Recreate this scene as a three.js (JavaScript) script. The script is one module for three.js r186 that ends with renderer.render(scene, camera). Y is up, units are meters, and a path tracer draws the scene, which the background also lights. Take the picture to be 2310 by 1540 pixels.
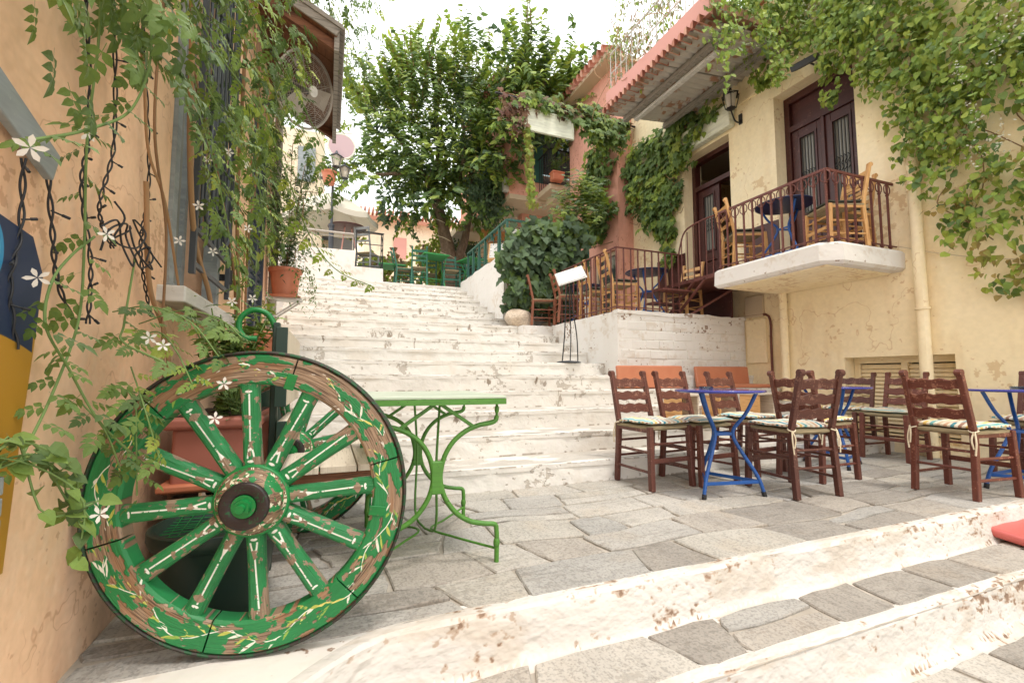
import * as THREE from 'three';
import { mergeGeometries } from 'three/addons/utils/BufferGeometryUtils.js';
import { RoundedBoxGeometry } from 'three/addons/geometries/RoundedBoxGeometry.js';

// ---------- camera, sky, sun, exposure ----------
const scene = new THREE.Scene();
const camera = new THREE.PerspectiveCamera(2 * Math.atan(770 / 1027) * 180 / Math.PI, 2310 / 1540, 0.05, 400);
camera.position.set(0, 0.82, 0);
{ const yaw = 22 * Math.PI / 180, pit = Math.atan(80 / 1027);
  camera.lookAt(Math.sin(yaw) * Math.cos(pit), 0.82 + Math.sin(pit), -Math.cos(yaw) * Math.cos(pit)); }
camera.updateMatrixWorld();
const renderer = new THREE.WebGLRenderer({ antialias: true });
renderer.toneMapping = THREE.LinearToneMapping;
renderer.toneMappingExposure = 1.72;
renderer.shadowMap.enabled = true;
{ // overcast sky: luminance rises from the horizon to the zenith
  const w = 64, h = 64, d = new Float32Array(w * h * 4);
  for (let j = 0; j < h; j++) for (let i = 0; i < w; i++) {
    const el = ((j + 0.5) / h - 0.5) * Math.PI, s = Math.max(0, Math.sin(el));
    const L = 1.14 * (1 + 0.12 * s), k = (j * w + i) * 4;
    d[k] = L * 0.975; d[k + 1] = L * 0.99; d[k + 2] = L; d[k + 3] = 1;
  }
  const t = new THREE.DataTexture(d, w, h, THREE.RGBAFormat, THREE.FloatType);
  t.mapping = THREE.EquirectangularReflectionMapping; t.magFilter = THREE.LinearFilter; t.needsUpdate = true;
  scene.background = t; scene.environment = t;
}
const sun = new THREE.DirectionalLight(0xfff6ec, 1.15);
sun.position.set(4.5, 17, 2); sun.target.position.set(2, 0, -4); sun.castShadow = true; sun.shadow.radius = 20;
Object.assign(sun.shadow.camera, { left: -14, right: 14, top: 14, bottom: -14, near: 1, far: 60 });
sun.shadow.mapSize.set(2048, 2048); sun.shadow.bias = -0.0005;
scene.add(sun, sun.target);

// ---------- random, noise ----------
function rngOf(s) { return () => { s |= 0; s = s + 0x6D2B79F5 | 0; let t = Math.imul(s ^ s >>> 15, 1 | s); t = t + Math.imul(t ^ t >>> 7, 61 | t) ^ t; return ((t ^ t >>> 14) >>> 0) / 4294967296; }; }
let rnd = rngOf(7);
const R = (a, b) => a + (b - a) * rnd();
const gauss = () => (rnd() + rnd() + rnd() + rnd() - 2) * 1.0;
const PI = Math.PI, cos = Math.cos, sin = Math.sin;
const LAT = new Float32Array(65536); { const r = rngOf(99); for (let i = 0; i < 65536; i++) LAT[i] = r(); }
function vn(x, y, px, py, s = 0) {
  let xi = Math.floor(x), yi = Math.floor(y); const fx = x - xi, fy = y - yi;
  const u = fx * fx * (3 - 2 * fx), v = fy * fy * (3 - 2 * fy);
  xi = ((xi % px) + px) % px; yi = ((yi % py) + py) % py; const x1 = (xi + 1) % px, y1 = (yi + 1) % py;
  const g = (a, b) => LAT[(a * 73 + b * 1931 + s * 7919) & 65535];
  return (g(xi, yi) * (1 - u) + g(x1, yi) * u) * (1 - v) + (g(xi, y1) * (1 - u) + g(x1, y1) * u) * v;
}
function fbm(u, v, bx, by, oct, s = 0) { let a = 0.5, t = 0, n = 0; for (let o = 0; o < oct; o++) { t += a * vn(u * bx, v * by, bx, by, s + o); n += a; a *= 0.55; bx *= 2; by *= 2; } return t / n; }
const chipF = (u, v, s, th) => sst(th, th + 0.035, 0.5 * fbm(u, v, 7, 7, 4, s) + 0.5 * fbm(u, v, 64, 64, 4, s + 5));
const clamp = (x, a = 0, b = 1) => Math.min(b, Math.max(a, x));
const sst = (a, b, x) => { const t = clamp((x - a) / (b - a)); return t * t * (3 - 2 * t); };
const mix = (a, b, t) => [a[0] + (b[0] - a[0]) * t, a[1] + (b[1] - a[1]) * t, a[2] + (b[2] - a[2]) * t];
function tex(w, h, fn, size = 1, sizeV = size, color = true) {
  const d = new Uint8Array(w * h * 4);
  for (let j = 0; j < h; j++) for (let i = 0; i < w; i++) { const c = fn((i + 0.5) / w, (j + 0.5) / h), k = (j * w + i) * 4;
    if (color) { d[k] = clamp(c[0], 0, 255); d[k + 1] = clamp(c[1], 0, 255); d[k + 2] = clamp(c[2], 0, 255); } else { d[k] = d[k + 1] = d[k + 2] = clamp(c * 255, 0, 255); } d[k + 3] = 255; }
  const t = new THREE.DataTexture(d, w, h); t.wrapS = t.wrapT = THREE.RepeatWrapping; t.magFilter = THREE.LinearFilter; t.minFilter = THREE.LinearMipmapLinearFilter; t.generateMipmaps = true;
  if (color) t.colorSpace = THREE.SRGBColorSpace; t.repeat.set(1 / size, 1 / sizeV); t.needsUpdate = true; return t;
}
function canv(w, h, draw, size = 1, sizeV = size) {
  const c = document.createElement('canvas'); c.width = w; c.height = h; const g = c.getContext('2d'); draw(g, w, h);
  const t = new THREE.CanvasTexture(c); t.wrapS = t.wrapT = THREE.RepeatWrapping; t.colorSpace = THREE.SRGBColorSpace; t.magFilter = THREE.LinearFilter; t.repeat.set(1 / size, 1 / sizeV); return t;
}
const std = (o) => new THREE.MeshStandardMaterial({ roughness: 0.8, metalness: 0, ...o });
const phys = (o) => new THREE.MeshPhysicalMaterial({ roughness: 0.8, ...o });
const lin = (r, g, b) => new THREE.Color().setRGB(r, g, b);
const hex = (h) => new THREE.Color(h);

// ---------- materials ----------
const M = {};
{ // whitewash on masonry; rows of 0.168 m carry dirt at the joints
  const S = 2.688, bl = []; const r = rngOf(5);
  for (let row = 0; row < 16; row++) { const n = r() < 0.55 ? 1 + Math.floor(r() * 3) : 0; for (let i = 0; i < n; i++) bl.push([r(), (row + 0.3 + r() * 0.5) / 16, 0.006 + r() * 0.011, 0.012 + r() * 0.022, 0.5 + r() * 0.5]); }
  const col = (u, v) => {
    let c = mix([219, 215, 207], [232, 229, 222], fbm(u, v, 4, 4, 4, 1));
    c = mix(c, [214, 206, 193], sst(0.55, 0.75, fbm(u, v, 7, 5, 5, 11)) * 0.6);
    const fine = fbm(u, v, 110, 60, 4, 21);
    let st = 0;
    for (const b of bl) { let du = Math.abs(u - b[0]); du = Math.min(du, 1 - du); let dv = Math.abs(v - b[1]); dv = Math.min(dv, 1 - dv); const q = 1 - Math.hypot(du / b[2], dv / b[3]); if (q > -0.6) st = Math.max(st, sst(0.0, 0.55, q * 0.8 + (fine - 0.5) * 2.4 + 0.05) * b[4]); }
    const row = v * 16, jr = Math.abs(row - Math.round(row)); st = Math.max(st, sst(0.1, 0.0, jr) * sst(0.56, 0.7, fbm(u, v, 40, 32, 3, 44)) * 0.7);
    const chip = chipF(u, v, 31, 0.64); st = Math.max(st, chip * 0.4);
    return mix(c, mix([96, 84, 72], [150, 134, 116], fine), st * 0.9);
  };
  M.white = std({ map: tex(1024, 1024, col, S), bumpMap: tex(1024, 1024, (u, v) => 0.5 * fbm(u, v, 12, 14, 5, 3) + 0.5 * fbm(u, v, 60, 60, 3, 8) - 0.3 * chipF(u, v, 31, 0.64), S, S, false), bumpScale: 0.012, roughness: 0.92 });
  const col2 = (u, v) => { let c = mix([219, 215, 208], [233, 230, 224], fbm(u, v, 3, 3, 5, 61)); c = mix(c, [206, 194, 178], sst(0.56, 0.72, 0.6 * fbm(u, v, 5, 6, 4, 71) + 0.4 * fbm(u, v, 40, 40, 3, 73)) * 0.6); return mix(c, [122, 94, 74], chipF(u, v, 81, 0.672) * 0.7); };
  M.white2 = std({ map: tex(1024, 1024, col2, 2.2), bumpMap: tex(512, 512, (u, v) => fbm(u, v, 10, 10, 6, 93), 2.2, 2.2, false), bumpScale: 0.014, roughness: 0.92 });
}
{ // slate flags, five tones
  const col = (u, v) => {
    let c = mix([184, 180, 173], [212, 208, 200], fbm(u, v, 6, 6, 5, 101));
    c = mix(c, [198, 188, 174], sst(0.5, 0.75, fbm(u, v, 4, 5, 4, 111)) * 0.5);
    const g = fbm(u, v, 9, 60, 4, 121); c = mix(c, [150, 146, 139], sst(0.6, 0.74, g) * 0.25);
    return mix(mix(c, [128, 120, 110], chipF(u, v, 131, 0.63) * 0.25), [c[0] * 0.86, c[1] * 0.86, c[2] * 0.86], sst(0.45, 0.8, fbm(u, v, 160, 160, 2, 135)));
  };
  const map = tex(1024, 1024, col, 1.1), bump = tex(1024, 1024, (u, v) => 0.6 * fbm(u, v, 7, 40, 5, 141) + 0.4 * fbm(u, v, 50, 50, 3, 151), 1.1, 1.1, false);
  M.stone = [[0.76, 0.76, 0.76], [0.83, 0.82, 0.79], [0.69, 0.7, 0.71], [0.88, 0.87, 0.85], [0.74, 0.71, 0.68], [0.58, 0.56, 0.54]].map((t) => std({ map, bumpMap: bump, bumpScale: 0.009, color: lin(...t), roughness: 0.82 }));
  M.mortar = std({ map: tex(512, 512, (u, v) => mix([152, 144, 132], [196, 188, 176], fbm(u, v, 16, 16, 5, 161)), 1), bumpMap: bump, bumpScale: 0.006, roughness: 0.95 });
  M.rock = std({ map, bumpMap: bump, bumpScale: 0.02, color: lin(1.1, 0.95, 0.8), roughness: 0.9 });
}
function plaster(a, b, patch, dirt, S, s, amt = 0.5) {
  return std({ roughness: 0.93, bumpScale: 0.006,
    map: tex(1024, 1024, (u, v) => { let c = mix(a, b, fbm(u, v, 3, 3, 5, s)); c = mix(c, patch, sst(0.55, 0.66, 0.6 * fbm(u, v, 5, 6, 5, s + 10) + 0.4 * fbm(u, v, 50, 50, 3, s + 12)) * 0.5 * amt); c = mix(c, dirt, sst(0.5, 0.8, fbm(u, v, 24, 6, 4, s + 20)) * 0.22 * amt); c = mix(c, dirt, chipF(u, v, s + 30, 0.635) * 0.7 * amt); c = mix(c, dirt, sst(0.007, 0.001, Math.abs(fbm(u, v, 5, 5, 5, s + 50) - 0.5)) * sst(0.52, 0.6, fbm(u, v, 3, 3, 2, s + 55)) * 0.32); return mix(c, [c[0] * 1.05, c[1] * 1.05, c[2] * 1.06], fbm(u, v, 90, 90, 2, s + 40)); }, S),
    bumpMap: tex(512, 512, (u, v) => 0.7 * fbm(u, v, 8, 8, 6, s + 5) + 0.3 * fbm(u, v, 64, 64, 2, s + 7), S, S, false) });
}
M.peach = plaster([234, 190, 154], [242, 206, 172], [240, 214, 188], [166, 118, 88], 1.6, 200, 0.5);
M.yellow = plaster([240, 222, 178], [247, 233, 200], [247, 234, 206], [176, 132, 82], 3.2, 260, 0.45);
M.pink = plaster([212, 152, 131], [222, 168, 147], [226, 166, 142], [138, 82, 66], 3.0, 320, 0.6);
M.pinkLight = std({ color: hex('#dba088'), bumpMap: M.pink.bumpMap, bumpScale: 0.006 });
M.cream = plaster([226, 208, 180], [238, 224, 200], [244, 236, 218], [170, 146, 116], 4, 380, 0.5);
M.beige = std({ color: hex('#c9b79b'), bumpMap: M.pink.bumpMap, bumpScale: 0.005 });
function woodTex(a, b, dark, s, S = 0.6, sv = 0.25) { return tex(512, 256, (u, v) => { const g = fbm(u, v, 4, 40, 4, s), r = fbm(u, v, 3, 12, 3, s + 9); let c = mix(a, b, g); c = mix(c, dark, sst(0.55, 0.8, r) * 0.55); return mix(c, dark, sst(0.68, 0.74, fbm(u, v, 8, 90, 3, s + 3)) * 0.6); }, S, sv); }
const wear = (base, worn, s, S = 0.5, th = 0.66) => tex(512, 512, (u, v) => { const c = mix([base[0] * 0.86, base[1] * 0.86, base[2] * 0.86], [base[0] * 1.1, base[1] * 1.1, base[2] * 1.1], fbm(u, v, 5, 30, 4, s)); return mix(c, worn, sst(th - 0.05, th + 0.03, 0.35 * fbm(u, v, 9, 9, 3, s + 5) + 0.65 * fbm(u, v, 40, 40, 4, s + 6)) * 0.65); }, S);
M.brown = std({ map: wear([98, 56, 46], [160, 122, 104], 400, 0.4, 0.63), roughness: 0.45 });
M.door = std({ map: wear([74, 36, 32], [128, 92, 80], 420, 0.7, 0.7), roughness: 0.38, bumpMap: tex(256, 256, (u, v) => fbm(u, v, 40, 5, 4, 425), 0.5, 0.5, false), bumpScale: 0.002 });
M.honey = std({ map: woodTex([204, 152, 92], [224, 180, 122], [164, 112, 62], 440), roughness: 0.5 });
M.redwood = std({ map: woodTex([128, 74, 50], [152, 94, 66], [84, 46, 34], 450), roughness: 0.55 });
M.plank = std({ map: woodTex([104, 66, 44], [136, 92, 64], [62, 40, 30], 460, 0.8, 0.3), roughness: 0.8 });
M.paleWood = std({ map: woodTex([206, 192, 172], [228, 217, 198], [158, 140, 120], 470, 0.9, 0.35), roughness: 0.7 });
M.greyWood = std({ map: woodTex([128, 122, 114], [160, 153, 142], [80, 74, 66], 480, 0.7, 0.3), roughness: 0.85 });
M.oldWood = std({ map: tex(512, 512, (u, v) => { let c = mix([112, 88, 68], [176, 150, 124], fbm(u, v, 4, 36, 5, 490)); c = mix(c, [66, 48, 36], sst(0.58, 0.7, fbm(u, v, 6, 60, 4, 493)) * 0.8); return c; }, 0.5), bumpMap: tex(512, 512, (u, v) => fbm(u, v, 4, 60, 4, 491), 0.5, 0.5, false), bumpScale: 0.004, roughness: 0.85 });
M.bark = std({ map: tex(256, 512, (u, v) => mix([84, 68, 54], [150, 128, 106], fbm(u, v, 18, 8, 5, 500)), 0.6), bumpMap: tex(256, 512, (u, v) => fbm(u, v, 18, 8, 5, 500), 0.6, 0.6, false), bumpScale: 0.02 });
M.stem = std({ color: hex('#8a6a4c'), roughness: 0.9 });
M.twig = std({ color: hex('#a5825f'), roughness: 0.9 });
M.greenStem = std({ color: hex('#6f8a4e'), roughness: 0.8 });
M.terracotta = std({ map: tex(256, 256, (u, v) => mix([188, 112, 82], [206, 130, 98], fbm(u, v, 6, 6, 5, 510)), 0.5), roughness: 0.55 });
M.terraDark = std({ color: hex('#a8685a'), roughness: 0.5 });
M.soil = std({ color: hex('#3d3027'), roughness: 1 });
M.potGreen = std({ color: hex('#20382f'), roughness: 0.42 });
M.gPaint = std({ map: wear([20, 128, 62], [120, 104, 84], 520, 0.35, 0.665), roughness: 0.42 });
M.gIron = std({ map: wear([82, 138, 52], [60, 70, 44], 530, 0.3, 0.7), roughness: 0.45 });
M.gTop = std({ map: tex(256, 256, (u, v) => mix([178, 196, 172], [206, 218, 198], fbm(u, v, 5, 5, 4, 535)), 0.7), roughness: 0.3 });
M.rail = std({ map: wear([104, 58, 50], [150, 104, 88], 540, 0.3, 0.68), roughness: 0.6 });
M.gRail = std({ color: hex('#2f5f52'), roughness: 0.5 });
M.gChair = std({ map: wear([46, 106, 86], [92, 128, 108], 550, 0.4, 0.7), roughness: 0.5 });
M.gTable = std({ color: hex('#35904c'), roughness: 0.45 });
M.greyPaint = std({ map: wear([138, 142, 142], [168, 168, 164], 560, 0.5, 0.66), roughness: 0.55 });
M.blue = std({ map: wear([30, 84, 156], [60, 108, 172], 570, 0.3, 0.7), roughness: 0.35 });
M.blueTop = phys({ color: hex('#3b43a2'), roughness: 0.12, clearcoat: 0.6, clearcoatRoughness: 0.05 });
M.blueDark = std({ color: hex('#1e2a52'), roughness: 0.35 });
M.iron = std({ color: hex('#2b2b2d'), roughness: 0.5, metalness: 0.3 });
M.ironGrey = std({ color: hex('#4b4f55'), roughness: 0.5, metalness: 0.3 });
M.frameGrey = std({ map: wear([150, 157, 160], [172, 174, 172], 580, 0.6, 0.68), roughness: 0.6 });
M.sillWhite = std({ map: wear([206, 204, 198], [168, 160, 150], 585, 0.6, 0.68), roughness: 0.7 });
M.slate = std({ color: hex('#3d4653'), roughness: 0.55 });
M.black = std({ color: hex('#1d1c1c'), roughness: 0.5 });
M.room = std({ color: hex('#b5aa98'), roughness: 0.9 });
M.glass = phys({ color: hex('#cfd6d8'), roughness: 0.05, transmission: 1, thickness: 0 });
M.paneDark = phys({ color: hex('#c3cccb'), roughness: 0.04, transmission: 0.92, thickness: 0 });
M.paneMilky = phys({ color: hex('#9a9a92'), roughness: 0.25 });
M.lampGlass = phys({ color: hex('#ece5d6'), roughness: 0.5, transmission: 0.5, thickness: 0 });
M.zinc = std({ map: tex(256, 256, (u, v) => mix([150, 142, 132], [190, 182, 172], fbm(u, v, 10, 4, 5, 590)), 0.6), roughness: 0.5, metalness: 0.25 });
M.tin = std({ map: tex(512, 512, (u, v) => { let c = mix([176, 170, 160], [206, 200, 190], fbm(u, v, 5, 5, 5, 600)); return mix(c, [150, 98, 66], sst(0.6, 0.72, fbm(u, v, 9, 9, 5, 610)) * 0.7); }, 1.3), roughness: 0.7 });
M.tile = [std({ color: hex('#bd8571'), roughness: 0.85 }), std({ color: hex('#ad7562'), roughness: 0.85 }), std({ color: hex('#c99a84'), roughness: 0.85 })];
M.red = std({ color: hex('#d39a8e'), roughness: 0.7 });
M.orange = std({ map: tex(256, 256, (u, v) => mix([188, 116, 86], [202, 134, 102], fbm(u, v, 4, 4, 4, 620)), 0.6), roughness: 0.38 });
M.redCush = std({ color: hex('#c8655f'), roughness: 0.4 });
M.rush = std({ map: tex(256, 256, (u, v) => mix([112, 100, 76], [186, 170, 134], fbm(u, v, 4, 60, 3, 630)), 0.25), bumpMap: tex(256, 256, (u, v) => vn(u * 4, v * 40, 4, 40, 631), 0.25, 0.25, false), bumpScale: 0.004, roughness: 0.9 });
{ const bands = [[232, 226, 208], [214, 196, 168], [236, 232, 218], [120, 184, 188], [236, 230, 210], [226, 196, 120], [234, 228, 214], [168, 132, 116], [238, 234, 222], [84, 150, 168], [236, 230, 212], [214, 178, 150]];
  M.stripe = std({ map: tex(256, 128, (u, v) => { const c = bands[Math.floor(u * 24) % 12], n = fbm(u, v, 80, 80, 2, 640); return [c[0] * (0.9 + 0.14 * n), c[1] * (0.9 + 0.14 * n), c[2] * (0.9 + 0.14 * n)]; }, 0.5, 0.25), roughness: 0.95 });
  M.stripeGreen = std({ map: tex(128, 64, (u) => (Math.floor(u * 10) % 2 ? [216, 222, 204] : [58, 108, 84]), 0.5, 0.5), roughness: 0.95 }); }
M.tie = std({ color: hex('#e2d6ba'), roughness: 0.95 });
M.paper = std({ map: tex(128, 128, (u, v) => { const l = v * 26, on = (l % 1) < 0.4 && vn(u * 18, Math.floor(l), 18, 26, 650) > 0.35 && u > 0.1 && u < 0.9 && v > 0.06 && v < 0.94; const k = on ? 0.74 : 1; return [232 * k, 228 * k, 220 * k]; }, 1), roughness: 0.6 });
M.signCream = std({ map: wear([226, 228, 208], [200, 202, 180], 660, 1.0, 0.72), roughness: 0.7 });
M.signPink = std({ color: hex('#bda3a6'), roughness: 0.6 });
M.signOrange = std({ color: hex('#d9a26a'), roughness: 0.6 });
M.canvas = std({ color: hex('#d8d2c2'), roughness: 0.95, side: THREE.DoubleSide });
M.cable = std({ color: hex('#26272c'), roughness: 0.6 });
M.bulb = std({ color: hex('#d9dde0'), roughness: 0.2 });
M.petal = phys({ color: hex('#f4f1ea'), roughness: 0.7, transmission: 0.2, thickness: 0, side: THREE.DoubleSide });
M.hubDark = std({ map: wear([52, 44, 44], [24, 112, 58], 670, 0.18, 0.66), roughness: 0.4, metalness: 0.2 });
M.tyre = std({ map: wear([70, 62, 58], [26, 104, 56], 680, 0.22, 0.52), roughness: 0.6, metalness: 0.2 });
M.leaf = phys({ vertexColors: true, roughness: 0.68, specularIntensity: 0.6, transmission: 0.42, thickness: 0, side: THREE.DoubleSide });
const leafMats = {};
const leafMat = (c) => { const k = c.map((x) => x.toFixed(3)).join(); return leafMats[k] ||= phys({ color: lin(...c), roughness: 0.68, specularIntensity: 0.6, transmission: 0.42, thickness: 0, side: THREE.DoubleSide }); };

// ---------- geometry kit ----------
const V = (x, y, z) => new THREE.Vector3(x, y, z);
const M4 = new THREE.Matrix4();
function rot(g, rx = 0, ry = 0, rz = 0) { return g.applyMatrix4(new THREE.Matrix4().makeRotationFromEuler(new THREE.Euler(rx, ry, rz, 'YXZ'))); }
const mv = (g, x, y, z) => g.translate(x, y, z);
const bx = (w, h, d, x = 0, y = 0, z = 0, ry = 0, rx = 0, rz = 0) => mv(rot(new THREE.BoxGeometry(w, h, d), rx, ry, rz), x, y, z);
const rb = (w, h, d, x = 0, y = 0, z = 0, r = 0.005, ry = 0, rx = 0, rz = 0) => mv(rot(new RoundedBoxGeometry(w, h, d, 1, Math.min(r, w / 2.01, h / 2.01, d / 2.01)), rx, ry, rz), x, y, z);
const bb = (x0, x1, y0, y1, z0, z1, r = 0) => r ? rb(x1 - x0, y1 - y0, z1 - z0, (x0 + x1) / 2, (y0 + y1) / 2, (z0 + z1) / 2, r) : bx(x1 - x0, y1 - y0, z1 - z0, (x0 + x1) / 2, (y0 + y1) / 2, (z0 + z1) / 2);
const vv = (a) => a.isVector3 ? a : V(...a);
function bar(a, b, r, seg = 7, r2 = r) { a = vv(a); b = vv(b); const d = b.clone().sub(a), g = new THREE.CylinderGeometry(r2, r, d.length(), seg); g.applyQuaternion(new THREE.Quaternion().setFromUnitVectors(V(0, 1, 0), d.clone().normalize())); return mv(g, (a.x + b.x) / 2, (a.y + b.y) / 2, (a.z + b.z) / 2); }
function beam(a, b, w, h, up = V(0, 0, 1), r = 0.004) { a = vv(a); b = vv(b); const d = b.clone().sub(a), l = d.length(), y = d.normalize(), x = y.clone().cross(up).normalize(), z = x.clone().cross(y); const g = r ? rb(w, l, h, 0, 0, 0, r) : bx(w, l, h); g.applyMatrix4(M4.makeBasis(x, y, z)); return mv(g, (a.x + b.x) / 2, (a.y + b.y) / 2, (a.z + b.z) / 2); }
function tube(pts, r, rs = 6, n, closed = false) { const c = new THREE.CatmullRomCurve3(pts.map(vv), closed, 'centripetal'); return new THREE.TubeGeometry(c, n || pts.length * 5, r, rs, closed); }
const lathe = (pts, seg = 24) => new THREE.LatheGeometry(pts.map((p) => new THREE.Vector2(...p)), seg);
const ring = (R0, r, x, y, z, seg = 28, rs = 6) => mv(rot(new THREE.TorusGeometry(R0, r, rs, seg), PI / 2), x, y, z);
function shp(pts) { const s = new THREE.Shape(); pts.forEach((p, i) => i ? s.lineTo(...p) : s.moveTo(...p)); s.closePath(); return s; }
function ext(pts, depth, bevel = 0, holes = []) { const s = shp(pts); for (const h of holes) s.holes.push(shp(h)); return new THREE.ExtrudeGeometry(s, { depth, bevelEnabled: bevel > 0, bevelThickness: bevel, bevelSize: bevel, bevelSegments: 1, curveSegments: 4 }); }
function boxUV(g, ou = 0, ov = 0) { const p = g.attributes.position, n = g.attributes.normal, u = new Float32Array(p.count * 2);
  for (let i = 0; i < p.count; i += 3) { let ax = 0, ay = 0, az = 0; for (let k = 0; k < 3; k++) { ax += Math.abs(n.getX(i + k)); ay += Math.abs(n.getY(i + k)); az += Math.abs(n.getZ(i + k)); }
    for (let k = 0; k < 3; k++) { const x = p.getX(i + k), y = p.getY(i + k), z = p.getZ(i + k); let a, b; if (ay >= ax && ay >= az) { a = x; b = z; } else if (ax >= az) { a = z; b = y; } else { a = x; b = y; } u[(i + k) * 2] = a + ou; u[(i + k) * 2 + 1] = b + ov; } }
  g.setAttribute('uv', new THREE.BufferAttribute(u, 2)); return g; }
function clean(g) { if (g.index) g = g.toNonIndexed(); for (const k of Object.keys(g.attributes)) if (!['position', 'normal', 'uv'].includes(k)) g.deleteAttribute(k); return g; }
const names = {};
const numbered = (n) => { const k = names[n] = (names[n] ?? -1) + 1; return k ? n + '_' + String(k).padStart(3, '0') : n; };
function mk(name, geos, mat, parent, o = {}) {
  geos = (Array.isArray(geos) ? geos : [geos]).map(clean); let g = geos.length > 1 ? mergeGeometries(geos) : geos[0];
  if (!o.keepUV) boxUV(g, o.ou || 0, o.ov || 0);
  if (o.swapUV) { const u = g.attributes.uv; for (let i = 0; i < u.count; i++) u.setXY(i, u.getY(i), u.getX(i)); }
  const m = new THREE.Mesh(g, mat); m.name = parent ? name : numbered(name); m.castShadow = m.receiveShadow = true; (parent || scene).add(m); return m;
}
function share(name, g, mat, parent) { const m = new THREE.Mesh(g, mat); m.name = name; m.castShadow = m.receiveShadow = true; parent.add(m); return m; }
function tag(o, label, category, group, kind) { if (label) o.userData.label = label; if (category) o.userData.category = category; if (group) o.userData.group = group; if (kind) o.userData.kind = kind; return o; }
function thing(name, label, category, pos = [0, 0, 0], ry = 0, group) { const o = new THREE.Group(); o.name = numbered(name); o.position.set(...pos); o.rotation.y = ry; scene.add(o); return tag(o, label, category, group); }
function struct(name) { const o = new THREE.Group(); o.name = numbered(name); scene.add(o); o.userData.kind = 'structure'; return o; }
function copy(root, pos, ry, label, group) { const r = root.clone(); r.name = numbered(root.name.replace(/_\d{3}$/, '')); r.userData = { ...root.userData }; scene.add(r); r.position.set(...pos); r.rotation.y = ry; if (label) r.userData.label = label; if (group) r.userData.group = group; return r; }
function rough(g, amp, f = 6, seed = 0) { // uneven hand-made surface: moves vertices by position-based noise
  const p = g.attributes.position; for (let i = 0; i < p.count; i++) { const x = p.getX(i), y = p.getY(i), z = p.getZ(i); const n = (k) => vn(x * f + 50 + k * 17 + z * f * 0.7, y * f + 50 + z * f * 1.3 + seed, 997, 991, k + 3) - 0.5; p.setXYZ(i, x + n(1) * amp, y + n(2) * amp, z + n(3) * amp); } g.computeVertexNormals(); return g; }

// ---------- leaves ----------
// a leaf outline in its own plane: along +y from the stalk, folded a little along the midrib and curling at the tip
function blade(pts, fold = 0.18, curl = 0.25) { // pts: right half outline [x,y] from base to tip
  const v = [], mid = (y) => [0, y, -curl * y * y];
  for (const s of [1, -1]) for (let i = 0; i < pts.length - 1; i++) { const [x0, y0] = pts[i], [x1, y1] = pts[i + 1]; const a = [s * x0, y0, fold * x0 - curl * y0 * y0], b = [s * x1, y1, fold * x1 - curl * y1 * y1];
    const tri = (p, q, r) => s > 0 ? v.push(...p, ...q, ...r) : v.push(...p, ...r, ...q);
    if (x0 > 0) tri(mid(y0), a, mid(y1)); if (x1 > 0) tri(a.map((t) => t), b, mid(y1)); }
  return v;
}
function xf(v, s, ang, x, y, tilt = 0) { const o = [], c = cos(ang), n = sin(ang); for (let i = 0; i < v.length; i += 3) { const a = v[i] * s, b = v[i + 1] * s, d = v[i + 2] * s + tilt * Math.abs(b); o.push(a * c - b * n + x, a * n + b * c + y, d); } return o; }
const L = {};
L.ovate = blade([[0, 0], [0.27, 0.3], [0.25, 0.6], [0, 1]]);
L.heart = blade([[0, 0.02], [0.3, -0.08], [0.44, 0.25], [0.28, 0.65], [0, 1]], 0.22, 0.3);
L.heart2 = blade([[0, 0.02], [0.24, -0.06], [0.36, 0.25], [0.25, 0.6], [0, 1]], 0.5, 0.55);
L.heart3 = blade([[0, 0.0], [0.34, -0.12], [0.5, 0.2], [0.34, 0.55], [0, 0.9]], 0.05, -0.2);
L.slim = blade([[0, 0], [0.2, 0.4], [0, 1]], 0.2, 0.2);
L.ivy = blade([[0, 0], [0.36, -0.06], [0.5, 0.22], [0.28, 0.42], [0.3, 0.66], [0, 1]], 0.2, 0.25);
L.palm = [-1.5, -0.75, 0, 0.75, 1.5].flatMap((a) => xf(L.slim.map((t, i) => i % 3 == 0 ? t * 1.5 : t), a == 0 ? 0.9 : 0.75 - Math.abs(a) * 0.12, a, 0, 0.05));
L.jasmine = (() => { let v = []; for (let i = 0; i < 3; i++) for (const s of [-1, 1]) v = v.concat(xf(L.ovate, 0.34 - i * 0.02, s * (1.05 - i * 0.15), 0, 0.2 + i * 0.2)); v = v.concat(xf(L.ovate, 0.42, 0, 0, 0.66)); return v.concat([-0.008, 0, 0, 0.008, 0, 0, 0, 0.7, 0]); })();
L.fern = (() => { let v = []; for (let i = 0; i < 6; i++) for (const s of [-1, 1]) v = v.concat(xf(L.slim, 0.42 - i * 0.04, s * 0.8, 0, 0.08 + i * 0.14)); return v.concat(xf(L.slim, 0.3, 0, 0, 0.8)); })();
L.petal = [0, 1, 2, 3, 4].flatMap((k) => xf(blade([[0, 0.05], [0.16, 0.4], [0.2, 0.7], [0, 1]], 0.1, 0.05), 1, k * PI * 0.4, 0, 0, 0.12));
const leafGeo = {};
function leafG(t) { if (!leafGeo[t]) { const g = new THREE.BufferGeometry(); g.setAttribute('position', new THREE.Float32BufferAttribute(L[t], 3)); g.setAttribute('uv', new THREE.Float32BufferAttribute(new Float32Array(L[t].length / 3 * 2), 2)); g.computeVertexNormals(); leafGeo[t] = g; } return leafGeo[t]; }
const camP = V(0, 0.82, 0);
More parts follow.
